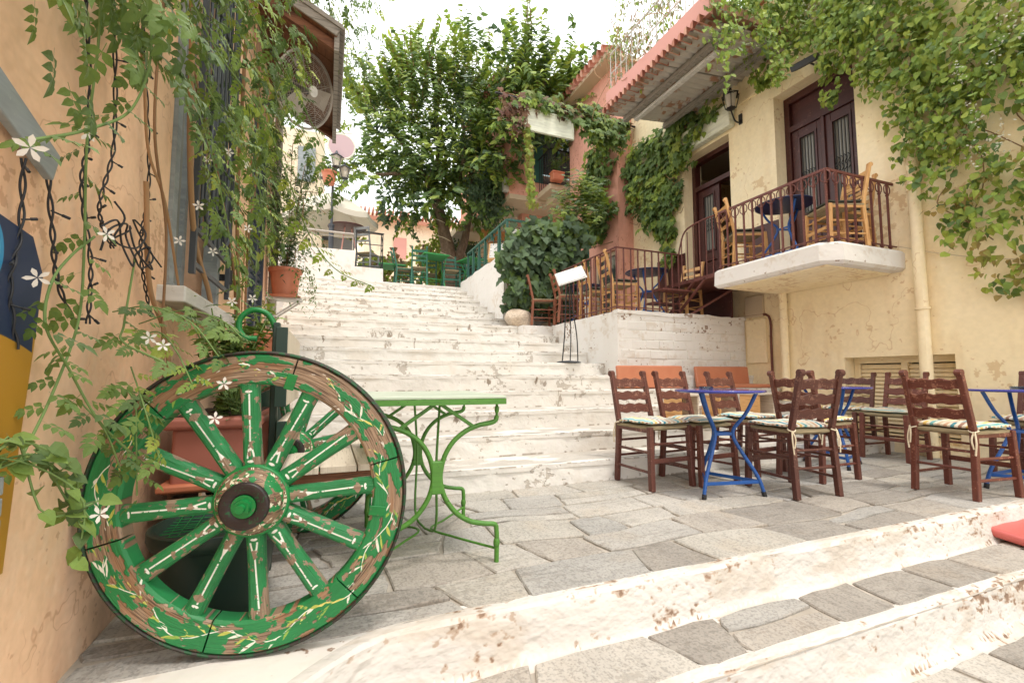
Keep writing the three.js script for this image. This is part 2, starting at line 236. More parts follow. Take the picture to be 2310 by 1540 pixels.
class Foliage {
  constructor() { this.a = []; }
  add(p, down, nrm, size, col, type) { this.a.push({ p, down, nrm, size, col, type }); }
  build(parent, nInd = 0, pal = 5, indName = 'leaf', massName = 'foliage') {
    const q = this.a; const bM = new THREE.Matrix4(), N = V(), Y = V(), X = V(), T = V();
    q.forEach((l) => { l.k = l.size / l.p.distanceTo(camP); }); if (nInd) q.sort((a, b) => b.k - a.k);
    let cols = []; if (nInd) for (let i = 0; i < pal; i++) cols.push(q[Math.floor((i + 0.5) * q.length / pal)].col);
    let tot = 0; for (let i = nInd; i < q.length; i++) tot += L[q[i].type].length;
    const pos = new Float32Array(tot), cl = new Float32Array(tot); let o = 0;
    q.forEach((l, i) => {
      Y.copy(l.down).normalize(); N.copy(l.nrm).addScaledVector(Y, -l.nrm.dot(Y)).normalize(); X.crossVectors(Y, N).normalize(); N.crossVectors(X, Y);
      bM.makeBasis(X, Y, N).scale(T.set(l.size, l.size, l.size)).setPosition(l.p);
      if (i < nInd) { const m = new THREE.Mesh(leafG(l.type), leafMat(cols[i % pal])); m.name = indName; m.castShadow = m.receiveShadow = true; bM.decompose(m.position, m.quaternion, m.scale); parent.add(m); return; }
      const t = L[l.type], e = bM.elements;
      for (let k = 0; k < t.length; k += 3) { const x = t[k], y = t[k + 1], z = t[k + 2]; pos[o] = e[0] * x + e[4] * y + e[8] * z + e[12]; pos[o + 1] = e[1] * x + e[5] * y + e[9] * z + e[13]; pos[o + 2] = e[2] * x + e[6] * y + e[10] * z + e[14]; cl[o] = l.col[0]; cl[o + 1] = l.col[1]; cl[o + 2] = l.col[2]; o += 3; }
    });
    if (tot) { const g = new THREE.BufferGeometry(); g.setAttribute('position', new THREE.BufferAttribute(pos, 3)); g.setAttribute('color', new THREE.BufferAttribute(cl, 3)); g.setAttribute('uv', new THREE.BufferAttribute(new Float32Array(tot / 3 * 2), 2)); g.computeVertexNormals(); const m = new THREE.Mesh(g, M.leaf); m.name = massName; m.castShadow = m.receiveShadow = true; m.userData.kind = 'stuff'; parent.add(m); }
  }
}
function pickCol(list) { const i = Math.floor(rnd() * list.length), j = Math.floor(rnd() * list.length), t = rnd() * 0.6, k = R(0.8, 1.22); return mix(list[i], list[j], t).map((x) => x * k); }
const G1 = [[0.14, 0.23, 0.05], [0.18, 0.28, 0.055], [0.11, 0.19, 0.055]], GL = [[0.3, 0.41, 0.06], [0.37, 0.44, 0.07], [0.23, 0.35, 0.06]], GY = [[0.3, 0.3, 0.07], [0.34, 0.25, 0.07]], GD = [[0.09, 0.15, 0.075], [0.11, 0.18, 0.08], [0.08, 0.13, 0.07]], GB = [[0.24, 0.13, 0.07], [0.3, 0.18, 0.09], [0.2, 0.09, 0.06]];
function inPoly(p, x, y) { let c = false; for (let i = 0, j = p.length - 1; i < p.length; j = i++) if ((p[i][1] > y) != (p[j][1] > y) && x < (p[j][0] - p[i][0]) * (y - p[i][1]) / (p[j][1] - p[i][1]) + p[i][0]) c = !c; return c; }
function sampler(poly) { const xs = poly.map((p) => p[0]), ys = poly.map((p) => p[1]), a = Math.min(...xs), b = Math.max(...xs), c = Math.min(...ys), d = Math.max(...ys); return () => { for (let i = 0; i < 400; i++) { const x = R(a, b), y = R(c, d); if (inPoly(poly, x, y)) return [x, y]; } return poly[0].slice(); }; }
// leaves in clumps spread over an area of a wall; map(a, b, depth) turns wall coordinates into a point, out is the way the wall faces
function creep(F, poly, map, out, { clumps, per, spread = 0.14, depth = [0.03, 0.25], size = [0.05, 0.08], cols = G1, cols2, type = 'heart', droop = 0.9 }) {
  const s = sampler(poly);
  for (let i = 0; i < clumps; i++) { const [a, b] = s(), d0 = R(...depth), pal = cols2 && rnd() < 0.3 ? cols2 : cols;
    for (let k = 0; k < per; k++) { const p = map(a + gauss() * spread, b + gauss() * spread, Math.max(0.015, d0 + gauss() * spread * 0.5));
      F.add(p, V(gauss() * 0.7, -droop + gauss() * 0.5, gauss() * 0.7).addScaledVector(out, 0.35), V(gauss() * 0.5, 0.55 + gauss() * 0.4, gauss() * 0.5).addScaledVector(out, 0.8), R(...size), pickCol(pal), Array.isArray(type) ? type[Math.floor(rnd() * type.length)] : type); } }
}
// ================= SETTING =================
M.tread = std({ map: tex(512, 512, (u, v) => mix(mix([176, 170, 160], [206, 200, 190], fbm(u, v, 5, 5, 5, 700)), [228, 223, 214], sst(0.5, 0.62, fbm(u, v, 4, 9, 5, 705))), 1.3), bumpMap: M.white.bumpMap, bumpScale: 0.01, roughness: 0.85 });
{ const fn = (u, v) => { let c = mix([217, 213, 206], [233, 230, 224], fbm(u, v, 12, 2, 5, 901)); c = mix(c, [203, 190, 172], sst(0.55, 0.75, fbm(u, v, 26, 2, 4, 903)) * 0.5); const top = sst(0.62, 0.98, v), cl = fbm(u, v, 14, 1, 3, 905), m = 0.45 * fbm(u, v, 50, 3, 4, 907) + 0.55 * fbm(u, v, 240, 10, 3, 909); c = mix(c, [184, 160, 138], sst(0.66, 0.72, m + top * 0.12 + (cl - 0.5) * 0.3) * 0.7); return mix(c, mix([122, 98, 80], [166, 138, 116], fbm(u, v, 200, 8, 2, 911)), sst(0.75, 0.785, m + top * 0.11 + (cl - 0.5) * 0.36) * 0.85); };
  M.riser = std({ map: tex(2048, 128, fn, 6.5, 0.2), bumpMap: tex(1024, 128, (u, v) => 0.5 * fbm(u, v, 70, 3, 4, 921) + 0.5 * fbm(u, v, 240, 10, 3, 909), 6.5, 0.2, false), bumpScale: 0.014, roughness: 0.92, color: lin(0.88, 0.88, 0.88) }); }
// a strip of uneven masonry: profile in (z, y) swept along x
function strip(prof, x0, x1, nx, amp, zs = () => 0, seed = 0) {
  const P = [], idx = [], m = prof.length;
  for (let i = 0; i <= nx; i++) { const x = x0 + (x1 - x0) * i / nx; prof.forEach(([z, y, k = 1, id], q) => { const j = id ?? q; const a = vn(x * 3.1 + 40, j * 5 + seed * 3 + 9, 997, 991, 2) - 0.5, b = vn(x * 14.3 + 40, j * 7 + seed * 3 + 5, 997, 991, 4) - 0.5, c = vn(x * 4.3 + 90, j * 3 + seed * 5 + 5, 997, 991, 6) - 0.5; P.push(x, y + amp * k * 0.45 * (c + b * 0.5), z + zs(x, q) + amp * k * (a * 0.8 + b * 0.9)); }); }
  for (let i = 0; i < nx; i++) for (let j = 0; j < m - 1; j++) { const a = i * m + j, b = a + m; idx.push(a, b, a + 1, b, b + 1, a + 1); }
  const g = new THREE.BufferGeometry(); g.setAttribute('position', new THREE.Float32BufferAttribute(P, 3)); g.setIndex(idx); g.computeVertexNormals(); g.setAttribute('uv', new THREE.Float32BufferAttribute(new Float32Array(P.length / 3 * 2), 2)); return g;
}
// one flagstone: an irregular polygon with its own thickness, edge and tilt
function flag(poly, y, parent, mat, name = 'paving_stone') {
  const cx = poly.reduce((s, p) => s + p[0], 0) / poly.length, cz = poly.reduce((s, p) => s + p[1], 0) / poly.length, tx = R(-0.006, 0.006), tz = R(-0.006, 0.006), h = R(0, 0.006);
  const top = poly.map(([x, z]) => [x, y + h + (x - cx) * tx + (z - cz) * tz, z]), mid = top.map(([x, t, z]) => { const d = Math.hypot(x - cx, z - cz); return [x + (x - cx) / d * 0.006, t - 0.006, z + (z - cz) / d * 0.006]; });
  const P = [], n = poly.length, c = [cx, y + h, cz];
  for (let i = 0; i < n; i++) { const j = (i + 1) % n; P.push(...c, ...top[j], ...top[i]); P.push(...top[i], ...top[j], ...mid[j], ...top[i], ...mid[j], ...mid[i]); const b0 = [mid[i][0], y - 0.03, mid[i][2]], b1 = [mid[j][0], y - 0.03, mid[j][2]]; P.push(...mid[i], ...mid[j], ...b1, ...mid[i], ...b1, ...b0); }
  const g = new THREE.BufferGeometry(); g.setAttribute('position', new THREE.Float32BufferAttribute(P, 3)); g.setAttribute('uv', new THREE.Float32BufferAttribute(new Float32Array(P.length / 3 * 2), 2)); g.computeVertexNormals();
  return mk(name, g, mat, parent, { ou: R(0, 5), ov: R(0, 5), swapUV: rnd() < 0.35 });
}
function pave(parent, x0, x1, rows, y, w, dark = 0.12, zs = () => 0) {
  for (let r = 0; r < rows.length - 1; r++) {
    const za = (x) => rows[r] + (r ? (vn(x * 2.2 + 30, r * 9 + y * 20 + 70, 997, 991, 3) - 0.5) * 0.11 : 0) + zs(x), zb = (x) => rows[r + 1] + (r + 1 < rows.length - 1 ? (vn(x * 2.2 + 30, (r + 1) * 9 + y * 20 + 70, 997, 991, 3) - 0.5) * 0.11 : 0) + zs(x);
    let x = x0, sl = 0; while (x < x1 - 0.1) { let nx = Math.min(x1, x + R(w[0], w[1])); if (x1 - nx < 0.2) nx = x1; const g = R(0.003, 0.009), sr = nx < x1 ? R(-0.045, 0.045) : 0;
      const split = (nx - x) > 0.42 && rnd() < 0.25, kk = R(0.4, 0.6), Z = (X, t) => za(X) + (zb(X) - za(X)) * t, W = (t, f) => { const a = x + sl * (1 - 2 * t), b = nx + sr * (1 - 2 * t); return a + (b - a) * f; };
      for (const [t0, t1] of split ? [[0, kk], [kk, 1]] : [[0, 1]]) {
        const q = (t, f, dx, dz) => { const X = W(t, f); return [X + dx, Z(X, t) + dz]; }, tm = (t0 + t1) / 2, J = () => R(-0.012, 0.012);
        const e = [q(t0, 0, g, g), q(t0, 0.35, 0, g + R(-0.004, 0.014)), q(t0, 0.7, 0, g + R(-0.004, 0.014)), q(t0, 1, -g, g), q(tm, 1, -g + J() - 0.006, 0), q(t1, 1, -g, -g), q(t1, 0.6, 0, -g - R(-0.004, 0.014)), q(t1, 0.3, 0, -g - R(-0.004, 0.014)), q(t1, 0, g, -g), q(tm, 0, g + J() + 0.006, 0)];
        const c = 0.02; e[0][0] += c * rnd(); e[0][1] += c * rnd(); e[3][0] -= c * rnd(); e[3][1] += c * rnd(); e[5][0] -= c * rnd(); e[5][1] -= c * rnd(); e[8][0] += c * rnd(); e[8][1] -= c * rnd();
        flag(e, y, parent, M.stone[rnd() < dark ? 5 : Math.floor(rnd() * 5)]);
      }
      sl = sr;
      x = nx; }
  }
}
const ground = mk('ground', bb(-150, 150, -0.6, -0.385, -150, 150), M.mortar); ground.userData.kind = 'structure';
const zs1 = (x) => 0.5 * sst(0.25, -0.5, x);
{ const t = struct('cafe_terrace');
  mk('mortar_bed', strip([[-3.3, -0.009], [-2.7, -0.009], [-2.2, -0.009], [-1.75, -0.009], [-1.6, -0.009]], -0.68, 5.8, 40, 0.006, (x) => 0), M.mortar, t);
  mk('plaster_bed', strip([[-1.66, -0.006], [-1.63, -0.003], [-1.6, -0.002], [-1.57, -0.006]], -0.68, 0.5, 24, 0.006, (x, j) => zs1(x) * j / 3), M.white2, t);
  pave(t, -0.66, 5.79, [-3.2, -2.93, -2.66, -2.42, -2.14, -1.88, -1.605], 0, [0.24, 0.66], 0.12);
  mk('riser', strip([[-1.645, -0.006, 0.3], [-1.615, 0.001, 0.7], [-1.572, 0, 1, 2], [-1.572, 0, 1, 2], [-1.56, -0.012, 1, 3], [-1.56, -0.012, 1, 3], [-1.548, -0.06], [-1.54, -0.11], [-1.53, -0.155], [-1.515, -0.172, 0.6], [-1.475, -0.18, 0.3]], -0.68, 5.8, 220, 0.014, zs1), M.riser, t, { ou: 0.4 });
  mk('mortar_bed', strip([[-1.55, -0.18], [-1.4, -0.178], [-1.22, -0.178]], -0.68, 5.8, 30, 0.004), M.mortar, t);
  pave(t, 0.15, 5.79, [-1.515, -1.265], -0.17, [0.22, 0.6], 0.3);
  mk('riser', strip([[-1.3, -0.176, 0.3], [-1.27, -0.169, 0.7], [-1.232, -0.17, 1, 2], [-1.232, -0.17, 1, 2], [-1.22, -0.184, 1, 3], [-1.22, -0.184, 1, 3], [-1.21, -0.24], [-1.203, -0.29], [-1.195, -0.34], [-1.17, -0.362, 0.6], [-1.12, -0.372, 0.3]], -0.68, 5.8, 220, 0.016, () => 0, 4), M.riser, t, { ou: 3.3, ov: -0.03 });
  mk('mortar_bed', strip([[-1.2, -0.368], [0, -0.368], [4, -0.368], [9, -0.368]], -0.68, 5.8, 8, 0), M.mortar, t);
  pave(t, -0.6, 5.79, [-1.15, -0.9, -0.65, -0.4, -0.1, 0.22, 0.55, 0.9], -0.36, [0.24, 0.6], 0.25);
}
// the white stairs
const STEP = []; { let z = -3.13, y = 0; for (let n = 1; n <= 17; n++) { y += n <= 10 ? 0.168 : 0.18; STEP.push([z, y]); z -= n < 10 ? 0.44 : 0.47; } STEP.push([z, y]); }
{ const t = struct('white_stairs'); let py = 0;
  for (let n = 0; n < 17; n++) { const [z, y] = STEP[n], zb = STEP[n + 1][0], x1 = n < 5 ? 5.8 : n < 10 ? 3.62 : 2.96, dz = (x) => -0.06 * sst(1.6, -0.7, x) * (n < 3 ? 1 : 0.3);
    const s = mk('step', strip([[z + 0.004, py - 0.03, 0.3], [z, py + 0.03, 0.8], [z, (py + y) / 2], [z - 0.003, y - 0.04, 1, 3], [z - 0.003, y - 0.04, 1, 3], [z + 0.008, y - 0.038, 1, 4], [z + 0.008, y - 0.038, 1, 4], [z + 0.009, y - 0.007, 1, 4], [z + 0.009, y - 0.007, 1, 4], [z + 0.003, y, 1, 5], [z + 0.003, y, 1, 5], [z - 0.04, y, 0.7, 6]], -0.7, x1, 90, 0.016, dz, n * 3), M.white, t, { ou: n * 0.913 });
    mk('tread', strip([[z - 0.036, y + 0.0005, 0.7], [z - 0.16, y - 0.003, 0.3], [zb - 0.08, y - 0.004, 0.3]], -0.7, x1, 30, 0.016, dz, n * 3 + 0.4), n < 4 ? M.tread : M.white, s, { ou: n * 0.37 }); py = y; }
}
{ // ground behind the stairs and the far slope
  const u = struct('upper_terrace'); mk('slab', bb(0.9, 14, 0, 2.925, -40, -10.42), M.white2, u);
  const h = mk('hill', rough(mv(rot(new THREE.PlaneGeometry(120, 70, 60, 40), -PI / 2 + 0.42, 0, 0), 0, 14, -52), 2.5, 0.35), M.cream); h.userData.kind = 'structure';
}
// left raised terrace: white wall across the head of the stairs
{ const t = thing('white_terrace_wall', 'white painted wall of the raised terrace left of the stair top', 'wall', [0, 0, 0]);
  mk('tall_block', rough(new THREE.BoxGeometry(4.6, 2.2, 4, 24, 12, 2).translate(-1.83, 2.48, -12.4), 0.03, 3), M.white2, t);
  mk('low_block', rough(new THREE.BoxGeometry(0.62, 1.9, 4, 6, 10, 2).translate(0.77, 2.29, -12.4), 0.03, 3), M.white2, t); }
// right: painted masonry below the restaurant terrace
{ const t = thing('retaining_wall', 'white painted brick retaining wall under the restaurant terrace', 'wall');
  mk('core', rough(new THREE.BoxGeometry(2.28, 1.5, 2.5, 26, 14, 26).translate(4.66, 0.94, -6.25), 0.012, 4), M.white2, t);
  mk('landing', bb(2.97, 5.6, 0.9, 1.675, -7.7, -6.86), M.white2, t);
  for (let r = 0; r < 8; r++) { let x = 3.53 + (r % 2) * 0.13 - 0.1; while (x < 5.78) { const w = R(0.22, 0.34), x1 = Math.min(5.79, x + w); const a = Math.max(3.53, x); if (x1 - a > 0.06) mk('brick', rough(rb(x1 - a - 0.004, 0.124, 0.03, (a + x1) / 2, 0.74 + r * 0.128 + R(-0.006, 0.006), -5.009 + R(-0.003, 0.003), 0.014), 0.014, 9, r), M.white2, t, { ou: R(0, 2) }); x = x1; } }
  mk('coping', rough(new THREE.BoxGeometry(2.3, 0.05, 0.14, 24, 1, 2).translate(4.66, 1.68, -5.045), 0.025, 7), M.white2, t);
}
{ const t = thing('stair_parapet', 'smooth white parapet wall along the right of the upper stairs', 'wall');
  mk('parapet', rough(new THREE.BoxGeometry(0.2, 1.75, 2.85, 2, 14, 22).translate(3.0, 2.2, -9.02), 0.03, 3), M.white2, t);
  mk('terrace_block', rough(new THREE.BoxGeometry(1.75, 1.5, 2.8, 16, 12, 2).translate(3.9, 2.18, -9.05), 0.03, 3), M.white2, t);
  mk('terrace_block', bb(4.7, 12, 1, 2.93, -10.5, -8.8), M.white2, t); }

// ---------- walls with openings ----------
function wallX(pts, holes, depth, x, dir) { // outline in (z, y); the wall's face is at x and it is thick away from the street
  const f = (p) => p.map(([z, y]) => [dir > 0 ? -z : z, y]); const g = ext(f(pts), depth, 0, holes.map(f));
  g.applyMatrix4(dir > 0 ? M4.makeBasis(V(0, 0, -1), V(0, 1, 0), V(1, 0, 0)) : M4.makeBasis(V(0, 0, 1), V(0, 1, 0), V(-1, 0, 0))); return g.translate(x, 0, 0);
}
const hole = (z0, z1, y0, y1) => [[z0, y0], [z1, y0], [z1, y1], [z0, y1]];
// left building
const LB = thing('peach_house', 'peach plastered house wall covered with jasmine on the left', 'house');
mk('wall', wallX([[2.5, -0.5], [2.5, 5.7], [-5.78, 5.7], [-5.78, -0.5]], [hole(-2.33, -3.29, 1.2, 4.3), hole(-4.4, -5.35, 1.1, 3.3)], 0.5, -0.66, -1), M.peach, LB);
mk('side_wall', bb(-6, -1.17, -0.5, 5.7, -5.78, -5.3), M.peach, LB);
mk('end_wall', bb(-6, -1.17, -0.5, 5.7, 2.0, 2.5), M.peach, LB); mk('back_wall', bb(-6.3, -6, -0.5, 5.7, -5.78, 2.5), M.peach, LB); mk('roof', bb(-6.4, -0.6, 5.7, 5.85, -5.85, 2.6), M.tile[1], LB);
{ const w = mk('window', [bb(-0.72, -0.645, 1.2, 4.3, -2.4, -2.335), bb(-0.72, -0.645, 1.2, 4.3, -3.285, -3.21), bb(-0.72, -0.645, 4.2, 4.3, -3.21, -2.4)], M.frameGrey, LB);
  mk('sill', rb(0.14, 0.07, 1.12, -0.63, 1.165, -2.81, 0.008), M.sillWhite, w);
  for (let i = 0; i < 2; i++) { const z0 = -2.41 - i * 0.405; mk('sash', [bb(-0.86, -0.81, 1.22, 4.2, z0 - 0.06, z0), bb(-0.86, -0.81, 1.22, 4.2, z0 - 0.39, z0 - 0.335), bb(-0.86, -0.81, 1.22, 1.34, z0 - 0.335, z0 - 0.06), bb(-0.86, -0.81, 2.6, 2.68, z0 - 0.335, z0 - 0.06)], M.frameGrey, w); mk('pane', bb(-0.84, -0.835, 1.34, 4.2, z0 - 0.335, z0 - 0.06), M.paneMilky, w); }
}
{ const g = thing('window_grille', 'dark wrought iron grille on the grey window of the peach wall', 'window grille', [-0.6, 1.3, -2.85]);
  const zr = [-0.42, 0.36];
  for (const y of [0.05, 0.22, 1.5, 2.55]) mk('crossbar', bb(-0.008, 0.008, y - 0.012, y + 0.012, zr[0], zr[1]), M.ironGrey, g);
  for (const z of zr) mk('upright', bb(-0.012, 0.012, 0, 2.7, z - 0.014, z + 0.014), M.ironGrey, g);
  for (let i = 0; i < 7; i++) { const z = -0.32 + i * 0.096; mk('upright', tube([[0, 0.22, z], [0, 0.8, z], [0, 1.5, z], [0, 2.6, z]], 0.008, 6, 6), M.ironGrey, g); }
  for (let i = 0; i < 3; i++) { const z = -0.27 + i * 0.22, s = i % 2 ? -1 : 1; mk('scroll', tube([[0.012, 0.55, z - 0.08 * s], [0.012, 0.34, z - 0.05 * s], [0.012, 0.3, z + 0.03 * s], [0.012, 0.42, z + 0.07 * s], [0.012, 0.66, z + 0.03 * s], [0.012, 0.9, z], [0.012, 1.05, z + 0.06 * s], [0.012, 0.98, z + 0.1 * s]], 0.01, 6, 40), M.ironGrey, g); }
  for (const y of [0.1, 1.4]) mk('hinge', [bar([0.01, y, zr[0] - 0.02], [0.01, y + 0.09, zr[0] - 0.02], 0.014), bb(-0.06, 0, y + 0.02, y + 0.06, zr[0] - 0.03, zr[0] - 0.01)], M.iron, g); }
{ const s = thing('shutter', 'dark slate blue louvred shutter beyond the ironed window', 'shutter', [-0.69, 1.1, -4.875]);
  for (const z of [-0.45, 0, 0.45]) mk('stile', bb(-0.02, 0.03, 0, 2.18, z - 0.035, z + 0.035), M.slate, s);
  for (let i = 0; i < 30; i++) for (const c of [-0.225, 0.225]) mk('slat', bx(0.04, 0.008, 0.37, 0, 0.08 + i * 0.07, c, 0, 0, 0.6), M.slate, s);
  for (const y of [0.03, 2.15]) mk('rail', bb(-0.021, 0.031, y - 0.03, y + 0.03, -0.41, 0.41), M.slate, s); }
mk('downpipe', [bar([-0.6, 0.2, -5.66], [-0.6, 5.6, -5.66], 0.045, 12), ...[1.4, 2.6, 4].map((y) => bar([-0.6, y, -5.66], [-0.6, y + 0.03, -5.66], 0.052, 12))], M.zinc); tag(scene.children.at(-1), 'grey zinc downpipe at the end of the peach wall', 'downpipe');
{ // hood over the far opening
  const h = thing('wooden_canopy', 'dark timber canopy jutting from the peach wall above the fan', 'canopy', [-0.69, 3.6, -4.65]);
  for (let i = 0; i < 9; i++) mk('plank', beam([0.0, 0.36, 0.72 - i * 0.18], [0.68, 0.03, 0.72 - i * 0.18], 0.172, 0.02, V(0, 1, 0.0), 0.003), M.plank, h, { ou: i * 0.31, swapUV: true });
  for (const z of [0.74, 0, -0.76]) mk('rafter', beam([0, 0.3, z], [0.68, -0.035, z], 0.06, 0.08, V(0, 1, 0)), M.plank, h);
  mk('fascia', bb(0.66, 0.7, -0.09, 0.1, -0.82, 0.8), M.greyWood, h); mk('fascia', beam([0, 0.42, 0.81], [0.7, 0.08, 0.81], 0.02, 0.12, V(0, 1, 0)), M.greyWood, h);
  mk('roof_sheet', beam([0, 0.44, 0], [0.74, 0.09, 0], 1.66, 0.025, V(0, 1, 0)), M.greyWood, h);
}
// right building
const RB = thing('yellow_house', 'pale yellow plastered house with brown doors on the right', 'house');
mk('wall', wallX([[3, -0.5], [3, 6.3], [-7.62, 6.3], [-7.62, -0.5]], [hole(-5.16, -6.17, 2.2, 4.68), hole(-3.32, -4.37, 2.2, 4.8), hole(-2.55, -3.6, 0.12, 1.05)], 0.42, 5.8, 1), M.yellow, RB);
mk('end_wall', bb(6.22, 11, -0.5, 6.3, -7.62, -7.2), M.yellow, RB);
mk('end_wall', bb(6.22, 11, -0.5, 6.3, 2.6, 3), M.yellow, RB);
mk('back_wall', bb(11, 11.3, -0.5, 6.3, -7.62, 3), M.room, RB); mk('inner_floor', bb(6.22, 11, 1.95, 2.19, -7.2, 2.6), M.plank, RB); mk('ceiling', bb(6.22, 11, 5.0, 5.1, -7.2, 2.6), M.room, RB); mk('partition', bb(8.2, 8.3, 2.19, 5.0, -7.2, 2.6), M.room, RB); mk('roof', bb(5.75, 11.4, 6.3, 6.45, -7.7, 3.1), M.tile[1], RB);
mk('string_course', bb(5.775, 5.8, 5.02, 5.06, -4.98, -2.9), M.yellow, RB);
mk('dado', bb(5.785, 5.8, 2.2, 3.02, -4.95, -4.37), M.door, RB); mk('dado', bb(5.785, 5.8, 2.2, 3.0, -6.9, -6.17), M.door, RB);
function leafDoor(parent, x, z0, z1, y0, y1, bars, ajar) { // z0 nearer the camera
  const g = new THREE.Group(); g.name = 'door_leaf'; parent.add(g); const w = z0 - z1, s = 0.09, f = y0 + (y1 - y0) * 0.36;
  mk('stile', bb(x, x + 0.05, y0, y1, z0 - s, z0, 0.006), M.door, g); mk('stile', bb(x, x + 0.05, y0, y1, z1, z1 + s, 0.006), M.door, g);
  for (const [a, b] of [[y0, y0 + 0.16], [f - 0.09, f + 0.07], [y1 - 0.11, y1]]) mk('rail', bb(x + 0.002, x + 0.048, a, b, z1 + s, z0 - s, 0.006), M.door, g);
  mk('panel', [rb(0.03, f - y0 - 0.27, w - 2 * s - 0.03, x + 0.03, (y0 + f + 0.07) / 2, (z0 + z1) / 2, 0.012), rb(0.03, f - y0 - 0.42, w - 2 * s - 0.14, x + 0.014, (y0 + f + 0.07) / 2, (z0 + z1) / 2, 0.012)], M.door, g);
  mk('pane', bb(x + 0.034, x + 0.038, f + 0.07, y1 - 0.11, z1 + s, z0 - s), M.paneMilky, g);
  const mo = 0.025; mk('moulding', [bb(x - 0.012, x + 0.02, f + 0.07, y1 - 0.11, z0 - s - mo, z0 - s), bb(x - 0.012, x + 0.02, f + 0.07, y1 - 0.11, z1 + s, z1 + s + mo), bb(x - 0.012, x + 0.02, y1 - 0.135, y1 - 0.11, z1 + s + mo, z0 - s - mo), bb(x - 0.012, x + 0.02, f + 0.07, f + 0.1, z1 + s + mo, z0 - s - mo)], M.door, g);
  const ya = f + 0.1, yb = y1 - 0.13, ym = ya + (yb - ya) * 0.45;
  for (let i = 0; i < bars; i++) { const z = z1 + s + mo + (w - 2 * s - 2 * mo) * (i + 0.5) / bars; mk('bar', [bar([x + 0.01, ya, z], [x + 0.01, yb, z], 0.007, 6), tube([[x + 0.004, ym + 0.1, z - 0.025], [x + 0.0, ym + 0.05, z + 0.012], [x + 0.004, ym, z - 0.02], [x + 0.0, ym - 0.05, z + 0.012], [x + 0.004, ym - 0.1, z - 0.025]], 0.006, 5, 14)], M.black, g); }
  return g;
}
{ const d = thing('double_door', 'brown panelled double door with barred glass behind the balcony', 'door', [0, 0, 0]);
  mk('door_frame', [bb(6.0, 6.12, 2.2, 4.8, -3.4, -3.325), bb(6.0, 6.12, 2.2, 4.8, -4.365, -4.29), bb(6.0, 6.12, 4.7, 4.8, -4.29, -3.4), bb(6.0, 6.12, 4.28, 4.36, -4.29, -3.4)], M.door, d);
  mk('transom_panel', bb(6.06, 6.08, 4.36, 4.7, -4.29, -3.4), M.door, d);
  leafDoor(d, 6.03, -3.845, -4.285, 2.23, 4.28, 5); leafDoor(d, 6.03, -3.405, -3.842, 2.23, 4.28, 5);
  mk('astragal', rb(0.03, 2.05, 0.05, 6.015, 3.255, -3.843, 0.008), M.door, d);
  const e = thing('single_door', 'brown door standing half open in a dark doorway above the metal steps', 'door', [0, 0, 0]);
  mk('door_frame', [bb(6.0, 6.12, 2.2, 4.68, -5.24, -5.165), bb(6.0, 6.12, 2.2, 4.68, -6.165, -6.09), bb(6.0, 6.12, 4.6, 4.68, -6.09, -5.24), bb(6.0, 6.12, 4.1, 4.18, -6.09, -5.24)], M.door, e);
  leafDoor(e, 6.05, -5.62, -6.08, 2.23, 4.1, 4); }
{ const w = thing('basement_shutter', 'cream louvred basement shutter low in the yellow wall', 'shutter', [6.0, 0.12, -3.075]);
  mk('frame', [bb(-0.03, 0.05, 0, 0.93, -0.52, -0.46), bb(-0.03, 0.05, 0, 0.93, 0.46, 0.52), bb(-0.03, 0.05, 0.86, 0.93, -0.46, 0.46), bb(-0.03, 0.05, 0, 0.06, -0.46, 0.46), bb(-0.03, 0.05, 0.06, 0.86, -0.03, 0.03)], M.yellow, w);
  for (const c of [-0.245, 0.245]) for (let i = 0; i < 17; i++) mk('slat', bx(0.055, 0.008, 0.42, 0, 0.1 + i * 0.045, c, 0, 0, 0.95), M.yellow, w); }
for (const [z, y0, y1, r, lab] of [[-2.76, 0.0, 6.2, 0.055, 'cream painted downpipe running down beside the basement shutter'], [-4.32, 0.0, 1.97, 0.05, 'cream painted pipe below the left end of the balcony']]) tag(mk('wall_pipe', [bar([5.735, y0, z], [5.735, y1, z], r, 12), ...[0.6, 1.52, 2.8, 4].filter((y) => y < y1).map((y) => bar([5.735, y, z], [5.735, y + 0.025, z], r + 0.012, 12))], M.yellow), lab, 'pipe');
{ const c = thing('meter_cupboard', 'small cream meter cupboards and conduit beside the white wall', 'cupboard', [5.8, 1.0, -4.75]); mk('door_panel', bb(-0.03, 0, 0.02, 0.66, -0.2, 0.12, 0.006), M.yellow, c); mk('door_panel', bb(-0.045, 0, 0.69, 1.0, -0.2, 0.1, 0.006), M.beige, c); mk('conduit', tube([[-0.03, -0.9, 0.2], [-0.03, 0.3, 0.2], [-0.03, 0.62, 0.2], [-0.03, 0.7, 0.16], [-0.03, 0.72, 0.0], [-0.03, 0.72, -0.2]], 0.016, 8, 30), M.rail, c); }
